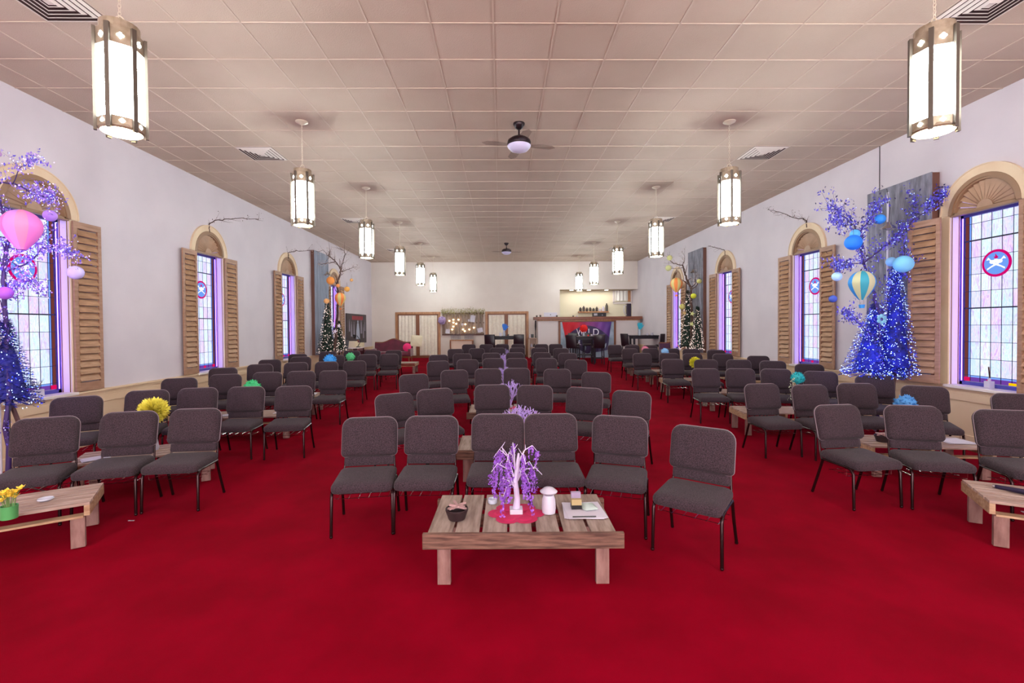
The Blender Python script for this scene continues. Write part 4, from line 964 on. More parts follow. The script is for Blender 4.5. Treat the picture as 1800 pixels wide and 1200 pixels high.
R1 = [(line([(1542, 655), (1545, 600), (1547, 555), (1535, 515), (1525, 485), (1516, 455), (1512, 425), (1512, 405)], Yt), .028, .012),
      (line([(1512, 408), (1502, 397), (1488, 385), (1474, 372), (1462, 362)], Yt), .012, .005), (line([(1512, 405), (1525, 393), (1535, 370), (1547, 354)], Yt), .012, .004),
      (line([(1520, 462), (1545, 440), (1572, 420), (1582, 408), (1600, 392), (1612, 372), (1608, 350)], Yt-.1), .013, .004), (line([(1600, 392), (1625, 372), (1650, 350), (1672, 338)], 6.4), .008, .003),
      (line([(1547, 555), (1562, 520), (1575, 490), (1590, 465)], Yt), .014, .005), (line([(1518, 465), (1500, 463), (1488, 466), (1474, 474), (1470, 460)], Yt), .007, .003), (line([(1500, 395), (1480, 395), (1468, 388)], Yt), .008, .003),
      (line([(1545, 600), (1520, 575), (1500, 560), (1490, 552)], Yt), .009, .003), (line([(1585, 410), (1590, 440), (1585, 480)], Yt-.1), .008, .004)]
x_, y_, z_ = R1[0][0][0]
t_ = branches('lit_branch_tree', [((([(x_, y_, 0.02)]+R1[0][0])), .028, .012)]+R1[1:], (x_, y_, 0), 'violet branch tree with blue lights and lanterns by the right grey panel', M_brv, .02, [('blossoms', M_lfv, 7, .022, .035), ('dark_leaves', mat('dark_leaf', '#3a3460', .7), 2, .022, .045)], [('l', M_bw, 1, .0055), ('m', M_bl, 1, .006)], 11, tl_=.24)
Y1 = 5.1
L1 = [(line([(12, 720, 5.0), (8, 600), (8, 520), (6, 470), (12, 420), (4, 370), (-20, 330)], Y1), .026, .014), (line([(8, 478), (35, 466), (60, 454), (75, 436), (98, 433), (118, 440), (130, 447)], Y1), .010, .003),
      (line([(-20, 330), (10, 320), (40, 328), (60, 342), (80, 345), (96, 352)], Y1), .011, .003), (line([(20, 322), (35, 300), (50, 282), (64, 274)], Y1), .005, .002), (line([(60, 342), (72, 345), (85, 338)], Y1), .004, .002), (line([(10, 430), (35, 440), (60, 420), (80, 405)], Y1), .006, .002),
      (line([(8, 520), (20, 512), (32, 505)], Y1), .006, .002), (line([(10, 450), (40, 480), (60, 500), (70, 512)], Y1), .005, .002)]
x_, y_, z_ = L1[0][0][0]
branches('lit_branch_tree', [([(x_, y_, .02)]+L1[0][0], .026, .014)]+L1[1:], (x_, y_, 0), 'violet branch tree with lilac lights at the left edge', M_brv, .02, [('blossoms', M_lfl, 5, .018, .03), ('violet_leaves', M_lfv, 3, .016, .03)], [('l', M_pkb, 1, .006), ('m', M_bw, 1, .005)], 12, tl_=.22)
M_brn = mat('brown_branch', '#4a3028', .7); M_wb = mat('pale_blossom', '#b09c98', .7)
Y3 = 14.2
L3 = [(line([(588, 625), (592, 560), (595, 520), (592, 500), (598, 480), (600, 472)], Y3), .05, .02), (line([(600, 475), (592, 462), (582, 452), (577, 450), (580, 440), (578, 452)], Y3), .02, .008), (line([(600, 472), (602, 462), (606, 450), (605, 440), (598, 437)], Y3), .018, .006),
      (line([(600, 478), (610, 474), (620, 470), (626, 469)], Y3), .012, .004), (line([(590, 460), (575, 462), (566, 465), (560, 462)], Y3), .012, .004), (line([(577, 450), (568, 440), (556, 442)], Y3), .008, .003)]
x_, y_, z_ = L3[0][0][0]; branches('branch_tree', [([(x_, y_, F(Y3))]+L3[0][0], .05, .02)]+L3[1:], (x_, y_, F(Y3)), 'brown branch tree with pale blossoms and orange lanterns, left rear', M_brn, .03, [('blossoms', M_wb, 2, .018, .05)], [('l', M_ww, 1, .006)], 13, tl_=.35)
L4 = [(line([(1216, 625), (1216, 560), (1215, 520), (1214, 505), (1207, 490), (1203, 480), (1200, 466)], Y3), .05, .02), (line([(1200, 466), (1192, 465), (1182, 462), (1176, 455), (1175, 450)], Y3), .018, .006), (line([(1200, 464), (1204, 456), (1203, 447)], Y3), .01, .004),
      (line([(1214, 507), (1220, 500), (1223, 490), (1222, 480)], Y3), .014, .005), (line([(1218, 508), (1226, 500), (1232, 485), (1236, 465), (1238, 455)], Y3), .013, .004), (line([(1200, 470), (1190, 472), (1178, 472)], Y3), .01, .004)]
x_, y_, z_ = L4[0][0][0]; branches('branch_tree', [([(x_, y_, F(Y3))]+L4[0][0], .05, .02)]+L4[1:], (x_, y_, F(Y3)), 'brown branch tree with yellow-green lanterns, right rear', M_brn, .03, [('blossoms', M_wb, 1, .018, .05)], [('l', M_ww, 1, .006)], 14, tl_=.3)
# twigs arching over the window tops
def arch_twig(px, Y, lab, seed):
    P_ = line(px, Y); o = branches('arching_twig', [(P_, .012, .004)], P_[0], lab, M_brn, .01, [('buds', mat('dark_bud', '#5a3c34', .7), 1, .012, .02)], [], seed, 'twigs over the window arches', True, .22); o['category'] = 'twig'
arch_twig([(366, 408), (367, 394), (378, 388, 9.2), (400, 385, 9), (425, 383, 8.8), (455, 385, 8.6)], 9.36, 'dark twig arching over the second left window', 21)
arch_twig([(507, 456), (507, 444), (520, 441, 12.6), (545, 440, 12.4)], 12.78, 'dark twig arching over the third left window', 22)
arch_twig([(1421, 400), (1420, 390), (1412, 384, 9.2), (1396, 383, 9.1), (1370, 372, 9.0), (1350, 368, 8.9)], 9.36, 'dark twig arching over the second right window', 23)
arch_twig([(1275, 450), (1275, 440), (1262, 436, 12.6), (1245, 432, 12.5)], 12.78, 'dark twig arching over the third right window', 24)
# ================= paper lanterns and balloons =================
def rib_sphere(b, c, r, sq=.92, n=20, k=26):
    prof = []
    for i in range(k+1):
        t = pi*i/k; rr = r*sin(t); rr *= (1-.012*(i % 2)); prof.append((max(rr, .12*r), -r*sq*cos(t)))
    b.lathe(prof, n, TR(c))
def lantern(u, v, Y, rpx, col, cname, lab, up=.12, sq=.97):
    p = atY(u, v, Y); r_ = rpx*Y/FPX/sqrt(1+((u-900)/FPX)**2); b = MB(); rib_sphere(b, (0, 0, 0), r_, sq); o = b.build('paper_lantern', mat(cname, col, .7), loc=p, smooth=80)
    b = MB(); b.tube([(0, 0, r_*sq*.9), (0, 0, r_*sq+up)], .0025, 4); b.build('cord', M_brn, o); tag(o, lab, 'paper lantern', 'round paper lanterns hung in the branch trees')
for a in ((1547, 385, 6.8, 11, '#2f90f0', 'lantern_azure', 'azure paper lantern, highest on the grey right panel'), (1503, 411, 6.8, 10, '#5ab4f4', 'lantern_sky', 'sky blue paper lantern touching the larger blue one'),
          (1500, 426, 6.7, 17, '#1f7cf0', 'lantern_blue', 'largest deep blue paper lantern left of the right grey panel'), (1567, 460, 6.7, 11, '#8cc8f4', 'lantern_pale_blue', 'small pale blue paper lantern beside the aqua one'),
          (1588, 464, 6.5, 20, '#7cc8ec', 'lantern_aqua', 'large aqua paper lantern next to the near right shutter'), (1471, 486, 6.9, 10, '#b4dcff', 'lantern_ice', 'ice blue paper lantern below the second right window shutter top'),
          (1464, 525, 6.9, 8, '#4058b8', 'lantern_navy', 'small navy paper lantern in front of the second right shutter'),
          (88, 379, 5.2, 14, '#b888ec', 'lantern_violet', 'violet paper lantern above the nearest left window glass'), (133, 479, 5.4, 16.5, '#c8bcf4', 'lantern_lavender', 'pale lavender paper lantern in front of the left shutter'),
          (9, 515, 5.0, 16.5, '#b060dc', 'lantern_purple', 'purple paper lantern at the left edge'), (-4, 270, 5.2, 8, '#b890c8', 'lantern_mauve', 'mauve paper lantern at the upper left edge'),
          (581, 493, 14, 7.5, '#f09848', 'lantern_orange', 'orange paper lantern highest before the left rear panel'), (594, 502, 14, 3.5, '#f0a060', 'lantern_peach', 'small peach paper lantern in the left rear branch tree'),
          (610, 508, 14, 5, '#f4b458', 'lantern_amber', 'amber paper lantern right of the left rear branch tree'), (574, 529, 14, 5, '#f0b070', 'lantern_apricot', 'apricot paper lantern atop the left rear fir tree'), (618, 492, 14, 3, '#d8a060', 'lantern_tan', 'smallest tan paper lantern, left rear'),
          (1229, 494, 14, 4.5, '#d8dc8c', 'lantern_lime', 'lime paper lantern on the right rear grey panel'), (1219, 520, 14, 5.2, '#d4d838', 'lantern_yellow', 'bright yellow-green paper lantern atop the right rear fir'),
          (1199, 539, 14, 5.5, '#c8c070', 'lantern_olive', 'olive paper lantern left of the right rear fir'), (1177, 453, 14, 5, '#d0d08c', 'lantern_pale_lime', 'pale lime paper lantern at the end of the right rear branch'), (1175, 471, 14, 5.5, '#d4d898', 'lantern_pale_lime2', 'pale lime paper lantern under the branch end, right rear')):
    lantern(*a)
def balloon(u, v, Y, rpx, cols, lab, basket=True, sq=1.0):
    p = atY(u, v, Y); R = rpx*Y/FPX/sqrt(1+((u-900)/FPX)**2); o = empty('hot_air_balloon_lantern', p); tag(o, lab, 'paper lantern', 'hot-air balloon shaped paper lanterns')
    prof = []; k = 34
    for i in range(k+1):
        t = i/k
        z = R*(1.08-2.5*t); 
        rr = R*sqrt(max(0.0, 1-((.42-t)/.42)**2)) if t < .42 else R*(1-.80*((t-.42)/.58)**1.55)
        rr = max(rr, .16*R)*(1-.010*(i % 2)); prof.append((rr, z))
    ng = 10
    for g in range(ng):
        b = MB(); m_ = 5; v_ = []; 
        for rr, z in prof:
            for q in range(m_+1): a = 2*pi*(g+q/m_)/ng+.16; v_.append((rr*cos(a), rr*sin(a), z))
        b.add(v_, [(i*(m_+1)+q, i*(m_+1)+q+1, (i+1)*(m_+1)+q+1, (i+1)*(m_+1)+q) for i in range(k) for q in range(m_)]); b.build('gore', cols[g % len(cols)], o, smooth=70)
    b = MB(); b.tube([(0, 0, R*1.05), (0, 0, R*(1.3 if Y < 10 else 3.2))], .003, 4); 
    zb = prof[-1][1]
    if basket:
        for dx in (-1, 1): b.tube([(dx*R*.16, 0, zb), (dx*R*.18, 0, zb-R*.42)], .0015, 4)
    b.build('cord', M_brn, o)
    if basket: b = MB(); b.lathe([(R*.18, zb-R*.7), (R*.23, zb-R*.4)], 10); b.build('basket', cols[0], o)
balloon(1515, 498, 6.6, 26, [mat('balloon_blue', '#2f90e0', .7), mat('balloon_cream', '#c8c8a0', .7), mat('balloon_teal', '#38a0b8', .7), mat('balloon_cream', '#c8c8a0', .7)], 'blue and cream hot-air balloon paper lantern, right')
balloon(38, 399, 4.9, 40, [mat('balloon_pink', '#f07ad0', .7), mat('balloon_orchid', '#d890f0', .7), mat('balloon_rose', '#f48cc0', .7)], 'large pink hot-air balloon paper lantern, left', False)
balloon(598, 524, 14.12, 10, [mat('balloon_orange', '#f08a48', .7), mat('balloon_lemon', '#d8c880', .7)], 'orange and yellow hot-air balloon paper lantern, left rear')
balloon(1189, 499, 14.15, 11, [mat('balloon_orange', '#f08a48', .7), mat('balloon_lemon', '#d8c880', .7)], 'orange and yellow hot-air balloon paper lantern, right rear')
# stars, paper flower
def starf(u, v, Y, rpx, mt, nm, lab, n=6, cat='paper flower', inn=.45, off=0):
    p = atY(u, v, Y); R = rpx*Y/FPX; b = MB(); pts = []
    for i in range(2*n): a = pi*i/n+off; rr = R if i % 2 == 0 else R*inn; pts.append((rr*cos(a), rr*sin(a)))
    b.prism(pts, -.008, .008, Matrix.Rotation(pi/2, 4, 'X')); o = b.build(nm, mt, loc=p); tag(o, lab, cat); return o
M_pst = mat('pale_star', '#d8ccdc', .7)
starf(585, 570, 13.95, 5, M_pst, 'paper_star', 'large pale paper star on the left rear fir', 5); starf(596, 573, 13.95, 4, M_pst, 'paper_star', 'pale paper star beside the left rear shutter', 5); starf(589, 582, 13.95, 4, M_pst, 'paper_star', 'lowest pale paper star on the left rear fir', 5)
M_yst = mat('lime_star', '#c8cc88', .7); starf(1217, 551, 14.0, 4.5, M_yst, 'paper_star', 'lime paper star high on the right rear fir', 5); starf(1216, 569, 14.0, 5, M_yst, 'paper_star', 'lime paper star low on the right rear fir', 5); starf(1203, 550, 14, 4, mat('tan_star', '#d0b078', .7), 'paper_star', 'tan paper star left of the right rear fir', 5)
pf = empty('paper_flower', atY(1550, 561, 6.45), label='pale teal six-petal paper flower on the blue-lit fir tree', cat='paper flower')
for i in range(6): a = pi/3*i+pi/6; b = MB(); b.sph((.048*cos(a), 0, .048*sin(a)), .03, 10, 6, (1, .3, 1)); b.build('petal', mat('flower_teal', '#78b8d8', .6), pf, smooth=60)
# industrial pendant hanging before the right grey panel
def shade_lamp(u, vt, vb, Y, lab):
    p = atY(u, vb, Y); o = empty('metal_shade_lamp', p); tag(o, lab, 'lamp', 'metal shade lamps on the weathered panels')
    b = MB(); b.lathe([(.03, .1), (.04, .06), (.11, .0), (.115, -.005), (.1, .0), (.03, .06)], 20); b.build('shade', M_chrome, o, smooth=50)
    b = MB(); t = atY(u, vt, Y).z-p.z; b.tube([(0, 0, .09), (.02, 0, t*.5), (.01, .05, t)], .004, 5); b.build('cord', M_black, o)
    b = MB(); b.sph((0, 0, .02), .035, 10, 6); b.build('bulb', M_white, o, smooth=60)
shade_lamp(1562, 330, 402, 6.9, 'silver metal shade lamp on a dark cord before the near right panel')
shade_lamp(575, 460, 483, 14.2, 'small metal shade lamp before the left rear panel'); shade_lamp(1219, 465, 479, 14.1, 'small metal shade lamp before the right rear panel')
# ================= things on the tables =================
TZ = .352
mat('bowl_dark', '#2c1c20', .5); mat('choc', '#5a3c3c', .6); mat('pink_doily', '#b81850', .7); mat('coral', '#c4a8ec', .6); mat('wist', '#8038b8', .6, noise='#a870d8', scale=40); mat('white_bark', '#cfc0e0', .5)
def on(x, y, rz=0): return (x, y, F(y)+TZ+.002)
def bucket(x, y, lab, full=True, s=1.):
    r = empty('small_bucket', on(x, y)); tag(r, lab, 'bucket', 'small dark buckets on the tables'); b = MB(); b.lathe([(.05*s, 0), (.066*s, .055), (.068*s, .06), (.068*s, .07), (.062*s, .07), (.058*s, .03)], 20); b.build('pail', MATS['bowl_dark'], r, smooth=40)
    b = MB(); rnd = random.Random(int(x*50))
    for i in range(7): a = rnd.random()*3; M = TR((rnd.uniform(-.02, .02), rnd.uniform(-.02, .02), .07+.004*i)) @ RXZ(rnd.uniform(-.2, .2), rnd.uniform(-.25, .25), a); b.cbox(0, 0, 0, .11, .014, .01, M)
    b.build('wrapped_sticks', mat('wrapper', '#b08c8c', .5), r); return r
def papers(x, y, a, lab, w_=.22, d_=.28):
    r = empty('paper_stack', on(x, y), radians(a)); tag(r, lab, 'papers', 'paper stacks on the tables'); b = MB()
    for i in range(3): M = TR((.006*i, -.004*i, .002+.003*i)) @ RXZ(z=.06*i); b.cbox(0, 0, 0, w_, d_, .0025, M)
    b.build('sheets', M_paper, r); return r
# wisteria on the front table
def wisteria(x, y):
    r = empty('wisteria_tree', on(x, y)); tag(r, 'white-trunked purple wisteria tree centrepiece on the front table', 'table tree'); rnd = random.Random(5)
    b = MB(); b.tube([(0, 0, .02), (.008, 0, .1), (-.004, 0, .22), (.012, 0, .34), (.02, 0, .42)], [.028, .021, .018, .015, .007], 10); tips = []
    for i in range(14):
        a = 2*pi*i/14+rnd.uniform(-.2, .2); z = rnd.uniform(.14, .34); rr = rnd.uniform(.13, .2); zt_ = rnd.uniform(.37, .47)-(.15 if i % 3 == 0 else 0)
        p0 = Vector((0, 0, z)); p1 = Vector((rr*.4*cos(a), rr*.4*sin(a), z+(zt_-z)*.8)); p2 = Vector((rr*.75*cos(a), rr*.75*sin(a), zt_)); p3 = Vector((rr*cos(a), rr*sin(a), zt_-.05)); b.tube([p0, p1, p2, p3], [.006, .0042, .003, .002], 5)
        for q in (p3, p2, p1.lerp(p2, .6), p2.lerp(p3, .5)): tips.append((q, a, rr))
        q = p1.lerp(p2, rnd.random()); b.tube([q, q+Vector((rnd.uniform(-.03, .03), rnd.uniform(-.03, .03), .04))], [.003, .0015], 4)
    b.build('trunk', MATS['white_bark'], r, smooth=50)
    b = MB(); c = MB()
    for (p, a, rr) in tips:
        if rnd.random() < .3: continue
        L_ = rnd.uniform(.04, .1) if rnd.random() < .55 else rnd.uniform(.15, .3); n = int(L_/.012); q = Vector(p)
        for k in range(n):
            q = q+Vector((cos(a)*.002*(1-k/n)+rnd.gauss(0, .002), sin(a)*.002+rnd.gauss(0, .002), -.013))
            if q.z < .03: break
            for m_ in range(3):
                M = TR(q+Vector((rnd.gauss(0, .008), rnd.gauss(0, .008), 0))) @ RXZ(rnd.random()*6, rnd.random()*6, rnd.random()*6); s_ = rnd.uniform(.007, .014); b.add([(-s_, 0, 0), (0, s_*.6, 0), (s_, 0, 0), (0, -s_*.6, 0)], [(0, 1, 2, 3)], M)
    b.build('blossom_strands', MATS['wist'], r)
    b = MB(); b.box(-.045, .045, -.04, .04, .001, .035); b.build('base_block', M_white, r, bevel=.004); return r
wisteria(.10, 3.20)
def doily(x, y, lab, R=.17):
    b = MB(); pts = []
    for i in range(48): a = 2*pi*i/48; rr = R*(.78+.22*abs(cos(3*a))**.6); pts.append((rr*cos(a), rr*sin(a)*.9))
    b.prism(pts, -.0008, .0012); 
    for k in range(6):
        a = pi/3*k; b.sph((R*.55*cos(a), R*.5*sin(a), .002), .05, 10, 4, (1, 1, .12))
    o = b.build('pink_doily', MATS['pink_doily'], loc=on(x, y)); tag(o, lab, 'doily', 'pink petal doilies under the table trees'); return o
doily(.10, 3.19, 'pink petal doily under the wisteria tree on the front table', .2)
bucket(-.31, 3.12, 'dark bucket of wrapped sticks at the left of the front table', s=1.15)
b = MB(); b.lathe([(.03, 0), (.035, .005), (.035, .035), (.03, .035), (.028, .008)], 16); o = b.build('glass_votive', MATS['vase_glass'], loc=on(-.07, 3.38), smooth=50); tag(o, 'small clear glass votive left of the wisteria tree', 'votive')
b = MB(); b.lathe([(.046, 0), (.05, .03), (.047, .09), (.036, .125)], 18); o = b.build('white_vase', M_white, loc=on(.33, 3.2), smooth=50); b = MB(); b.lathe([(.01, .128), (.058, .142), (.062, .15), (.035, .172), (.001, .18)], 18); b.build('lid', M_white, o, smooth=50); tag(o, 'white ceramic vase with domed lid on the front table', 'vase')
papers(.57, 3.22, -4, 'stack of white papers at the right of the front table', .27, .28)
b = MB(); b.box(-.035, .035, -.03, .03, 0, .07); o = b.build('tissue_box', mat('box_cream', '#a89468', .6), loc=(.53, 3.24, on(0, 3.2)[2]+.012)); b = MB(); b.box(-.036, .036, -.031, .031, .001, .03); b.build('label_band', M_black, o); b = MB(); b.box(-.034, .034, -.0, .029, .07, .11); b.build('purple_bag', mat('lilac_plastic', '#a898b8', .3, alpha=.7), o); tag(o, 'small cream and black box standing on the front table papers', 'box')
b = MB(); b.puff(rrect(.11, .13, .02), [(.01, 0), (0, .008), (.02, .018)], TR((0, -.06, 0))); o = b.build('snack_packet', mat('pale_packet', '#b8c8c4', .3), loc=(.62, 3.24, on(0, 3.2)[2]+.012), smooth=50); o.rotation_euler = (0, 0, .2); tag(o, 'pale green packet on the front table papers', 'packet')
b = MB(); b.cyl((-.08, 0, .004), (.08, 0, .004), .004); o = b.build('pen', M_black, loc=(.56, 3.08, on(0, 3)[2]+.012)); tag(o, 'black pen lying on the front table papers', 'pen')
# lilac coral trees on the centre tables
def coral(x, y, z, seed, lab, h_=.5):
    r = empty('lilac_coral_tree', (x, y, z)); tag(r, lab, 'table tree', 'lilac coral trees on the centre tables'); rnd = random.Random(seed); b = MB()
    def grow(p, d, L_, rr, dep):
        q = p+d*L_; b.tube([p, p.lerp(q, .5)+Vector((rnd.gauss(0, .006), rnd.gauss(0, .006), 0)), q], [rr, rr*.85, rr*.7], 5)
        if dep == 0: return
        for k in range(3 if dep > 1 else 2):
            nd = (d+Vector((rnd.uniform(-.8, .8), rnd.uniform(-.8, .8), rnd.uniform(-.15, .5)))).normalized(); grow(q, nd, L_*rnd.uniform(.6, .85), rr*.72, dep-1)
    for k in range(6): grow(Vector((0, 0, .02)), Vector((rnd.uniform(-.45, .45), rnd.uniform(-.45, .45), 1)).normalized(), h_*.3, .011, 3)
    b.build('branches', MATS['coral'], r, smooth=60)
    b = MB(); b.box(-.04, .04, -.04, .04, 0, .03); b.build('base_block', M_white, r); return r
CT = [(.14, 5.18), (.12, 7.2), (.1, 9.25), (.09, 11.0), (.09, 12.95), (.09, 14.9)]
for i, (x, y) in enumerate(CT):
    dx = (.07, .02, -.02, 0, 0, 0)[i]; coral(x+dx, y+.02, on(x, y)[2], 31+i, 'lilac coral tree on the %s centre table from the front' % ORD[i+1], (.47, .5, .5, .5, .5, .5)[i]); doily(x+dx, y, 'pink petal doily on the %s centre table from the front' % ORD[i+1], .15)
    if i < 4:
        papers(x-.33 if i % 2 else x+.4, y-.05, 10, 'white papers on the %s centre table from the front' % ORD[i+1]); bucket(x-.42 if not i % 2 else x+.42, y, 'dark bucket on the %s centre table from the front' % ORD[i+1])
b = MB(); b.box(-.05, .05, -.05, .05, 0, .14); o = b.build('candle_block', M_white, loc=(.0, 18.7, F(18.7)+1.054)); tag(o, 'square white candle block on the dark table by the curtained doors', 'candle')
# left-hand tables
honey('pompom', mat('pompom_yellow', '#e8dc58', .6), atY(270, 722, 5.0), .155, F(5)+TZ, 'large yellow paper pompom on the second left table from the front', cat='pompom', group=None, core=False, n=700, vase='white_plastic')
honey('honeycomb_ball', mat('hc_green', '#3cb878', .6), atY(443, 681, 6.95), .13, F(6.95)+TZ, 'green honeycomb ball on the third left table from the front', vase='vase_glass')
honey('honeycomb_ball', mat('hc_pink', '#f09cc0', .6), atY(518, 665, 8.66), .11, F(8.66)+TZ, 'pink honeycomb ball on the fourth left table from the front', vase='vase_glass')
honey('honeycomb_ball', mat('hc_blue', '#3ca0e8', .6), atY(580, 633, 10.45), .15, F(10.45)+TZ, 'bright blue paper flower on the fifth left table from the front', cat='paper flower', vase='vase_glass')
honey('honeycomb_ball', mat('hc_mint', '#58c084', .6), atY(616, 627, 12.2), .13, F(12.2)+TZ, 'mint green honeycomb fan on the sixth left table from the front', vase='vase_glass')
honey('honeycomb_ball', mat('hc_sky', '#4a8cc8', .6), atY(1592, 711, 5.1), .12, F(5)+TZ, 'blue paper flower on the second right table from the front', cat='paper flower', vase='vase_glass')
honey('honeycomb_ball', mat('hc_teal', '#18a0a8', .6), atY(1402, 664, 6.95), .105, F(6.95)+TZ, 'teal honeycomb ball with white sprigs on the third right table', vase='vase_glass')
honey('honeycomb_ball', mat('hc_yellow', '#e0d838', .6), atY(1222, 637, 10.4), .14, F(10.4)+TZ, 'yellow paper pompom on the fifth right table from the front', cat='pompom', core=False, n=500, vase='vase_glass')
honey('honeycomb_ball', mat('hc_rose', '#e88cac', .6), atY(1134, 614, 13.95), .12, F(13.95)+TZ, 'rose pink honeycomb ball on the seventh right table', vase='vase_glass')
honey('honeycomb_ball', mat('hc_ice', '#8cc0ec', .6), atY(1169, 618, 12.2), .11, F(12.2)+TZ, 'ice blue honeycomb ball on the sixth right table from the front', vase='vase_glass')
LT = [(-3.80, 4.98, 27), (-3.75, 6.98, 8), (-4.02, 8.66, 8), (-4.2, 10.42, 8)]
for i, (x, y, a) in enumerate(LT):
    a_ = radians(a); c, s_ = cos(a_), sin(a_); bucket(x-.32*c, y-.32*s_, 'dark bucket on the %s left table from the front' % ORD[i+1], s=1.1 if i == 0 else 1.); papers(x-.42*c+.05, y-.42*s_-.12, a+20, 'white papers left end of the %s left table from the front' % ORD[i+1], .2, .16)
    papers(x+.4*c, y+.4*s_, a, 'white papers right end of the %s left table from the front' % ORD[i+1], .2, .24)
doily(-3.45, 5.12, 'pink petal doily on the second left table from the front', .12)
RTB = [(4.62, 5.03, -8), (4.2, 6.88, -5), (4.5, 8.62, -8), (4.3, 10.4, -5)]
for i, (x, y, a) in enumerate(RTB):
    a_ = radians(a); c, s_ = cos(a_), sin(a_); bucket(x-.38*c, y-.38*s_-.08, 'dark bucket on the %s right table from the front' % ORD[i+1], s=1.15 if i == 0 else 1.); papers(x+.4*c, y+.4*s_, a, 'white papers right end of the %s right table from the front' % ORD[i+1], .26, .24)
b = MB(); rnd = random.Random(3)
for i in range(60): a = rnd.random()*6.3; t = rnd.random(); p = Vector((-.09-.03*t+rnd.gauss(0, .02), rnd.gauss(0, .02), .30-.35*t)); M = TR(p) @ RXZ(rnd.random()*6, rnd.random()*6, a); b.add([(-.02, 0, 0), (0, .006, 0), (.02, 0, 0), (0, -.006, 0)], [(0, 1, 2, 3)], M)
o = b.build('white_sprigs', mat('sprig_white', '#c8ccb0', .7), loc=(atY(1402, 664, 6.95).x+.01, 6.93, .55)); tag(o, 'spray of pale green and white sprigs beside the teal ball', 'sprigs', None, 'stuff')
# daffodils in a green tin on the left front table
p = atY(16, 893, 3.12); r = empty('daffodil_pot', (-3.42, 3.18, 0)); q = atY(16, 892, 3.22); r.location = (q.x, 3.22, TZ+.003); tag(r, 'green tin pot of yellow daffodils on the left foreground table', 'flowers')
b = MB(); b.lathe([(.045, 0), (.047, .09), (.043, .09), (.042, .01)], 20); b.build('tin', mat('green_tin', '#4f9a5a', .4), r, smooth=40)
b = MB(); c = MB(); rnd = random.Random(9); heads = []
for i in range(16):
    a = rnd.random()*6.3; rr = rnd.uniform(.01, .09); t = Vector((rr*cos(a), rr*sin(a), rnd.uniform(.13, .20))); b.tube([(rr*.3*cos(a), rr*.3*sin(a), .02), t*.6+Vector((0, 0, .03)), t], .003, 4); heads.append(t)
b.build('stems', MATS['stem_green'], r)
for t in heads:
    for k in range(6):
        a = pi/3*k; d = Vector((cos(a)*.8, sin(a)*.8, rnd.uniform(.2, .9))).normalized(); e = d.cross(Vector((0, 0, 1))).normalized(); c.add([t, t+d*.02+e*.012, t+d*.036, t+d*.02-e*.012], [(0, 1, 2, 3)])
    c.sph(t+Vector((0, 0, .008)), .013, 7, 4)
c.build('blooms', mat('daffodil', '#f0d44a', .6), r)
q = atY(80, 873, 3.55); b = MB(); b.lathe([(.035, 0), (.05, .012), (.045, .02), (.03, .012), (.001, .010)], 14); o = b.build('glass_ashtray', MATS['vase_glass'], loc=(q.x, 3.55, TZ+.002), smooth=50); tag(o, 'small clear glass dish on the left foreground table', 'dish')
q = atY(5, 890, 3.2)
# microphone and paper on the right front table
r = empty('microphone', (4.0, 3.32, TZ+.025)); q = atY(1782, 858, 3.45); r.location = (q.x, 3.45, TZ+.028); r.rotation_euler = (0, 0, radians(-62)); tag(r, 'dark handheld microphone lying on the right foreground table', 'microphone')
b = MB(); b.cyl((-.10, 0, -.008), (.06, 0, -.002), .015, .021, 14); b.build('handle', mat('mic_purple', '#2c2440', .35, metal=.4), r, smooth=50); b = MB(); b.sph((.085, 0, 0), .027, 14, 8); b.build('grille', mat('mic_grille', '#1c1a24', .6, metal=.3), r, smooth=60); b = MB(); b.cyl((-.115, 0, -.008), (-.1, 0, -.008), .015, n=14); b.build('end_cap', M_chrome, r)
b = MB(); b.cbox(0, 0, 0, .3, .2, .004); o = b.build('paper_sheet', M_paper, loc=(4.02, 3.22, .245)); o.rotation_euler = (0, 0, radians(-20)); 
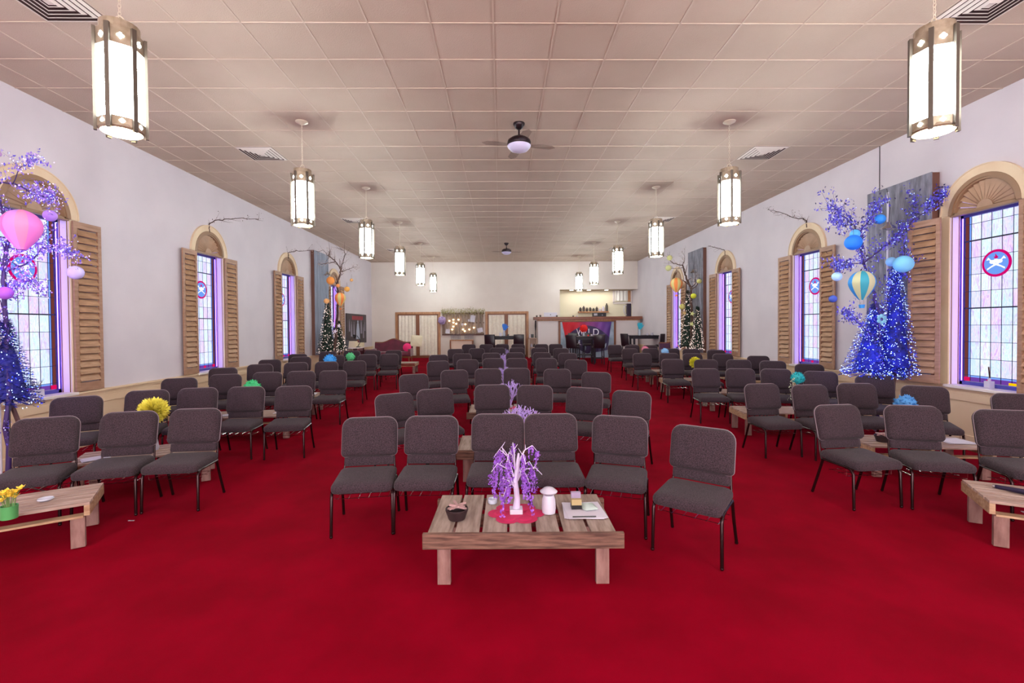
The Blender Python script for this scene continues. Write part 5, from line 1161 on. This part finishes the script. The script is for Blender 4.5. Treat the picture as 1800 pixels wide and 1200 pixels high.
b = MB(); b.box(-.3, .3, -.12, .12, -.014, -.002); o2 = o; tag(o, 'white paper on the lower board of the right foreground table', 'paper')
# white scrap on carpet
q = atY(220, 907, 3.9); q = Vector((-3.19, 3.97, .002)); b = MB(); b.cbox(0, 0, .001, .05, .012, .002); o = b.build('paper_scrap', M_paper, loc=q); o.location = ((220-880)/FPX*4.0+.06, 4.0, .001); tag(o, 'tiny white paper scrap on the red carpet, left aisle', 'scrap')
# window sill things
r = empty('succulent_planter', (XL-.09, 5.98, SILL+.005)); tag(r, 'small white square planter with spiky plant on the nearest left sill', 'plant')
b = MB(); b.box(-.04, .04, -.06, .06, 0, .09); b.build('pot', M_white, r, bevel=.004); b = MB()
for i in range(7): a = i*.9; b.tube([(0, 0, .08), (.02*cos(a), .05*sin(a), .16), (.04*cos(a), .09*sin(a), .22)], [.006, .005, .001], 4)
b.build('spiky_leaves', mat('grey_green_leaf', '#8a8a78', .7), r)
r = empty('reed_bottle', (XR+.09, 5.92, SILL+.005)); tag(r, 'small white bottle with dark reeds on the nearest right sill', 'bottle')
b = MB(); b.box(-.035, .035, -.035, .035, 0, .09); b.lathe([(.018, .09), (.015, .13)], 10); b.build('bottle_body', M_white, r); b = MB()
for i in range(5): a = i*1.25; b.tube([(0, 0, .12), (.012*cos(a), .012*sin(a), .28)], .004, 4)
b.build('reeds', M_brn, r)
# floor cord from the left blue fir
b = MB(); b.tube([(-5.3, 5.0, .86), (-5.2, 4.9, .5), (-5.0, 4.85, .02), (-4.6, 4.7, .012), (-4.4, 4.6, .012)], .006, 5); o = b.build('extension_cord', M_black); tag(o, 'thin dark cord hanging from the left blue-lit fir tree', 'cord')
# chairs' neighbours at the far left: nothing further
# pale poles
b = MB(); b.cyl((6.08, 7.1, .95), (6.08, 7.1, 3.72), .014); o = b.build('pale_pole', M_white); tag(o, 'thin pale vertical pole in front of the near right grey panel', 'pole')
b = MB(); b.cyl((-5.5, 5.08, .01), (-5.56, 5.14, 2.85), .013); o = b.build('pale_pole', M_white); tag(o, 'thin pale vertical pole at the left edge behind the lilac lights', 'pole')
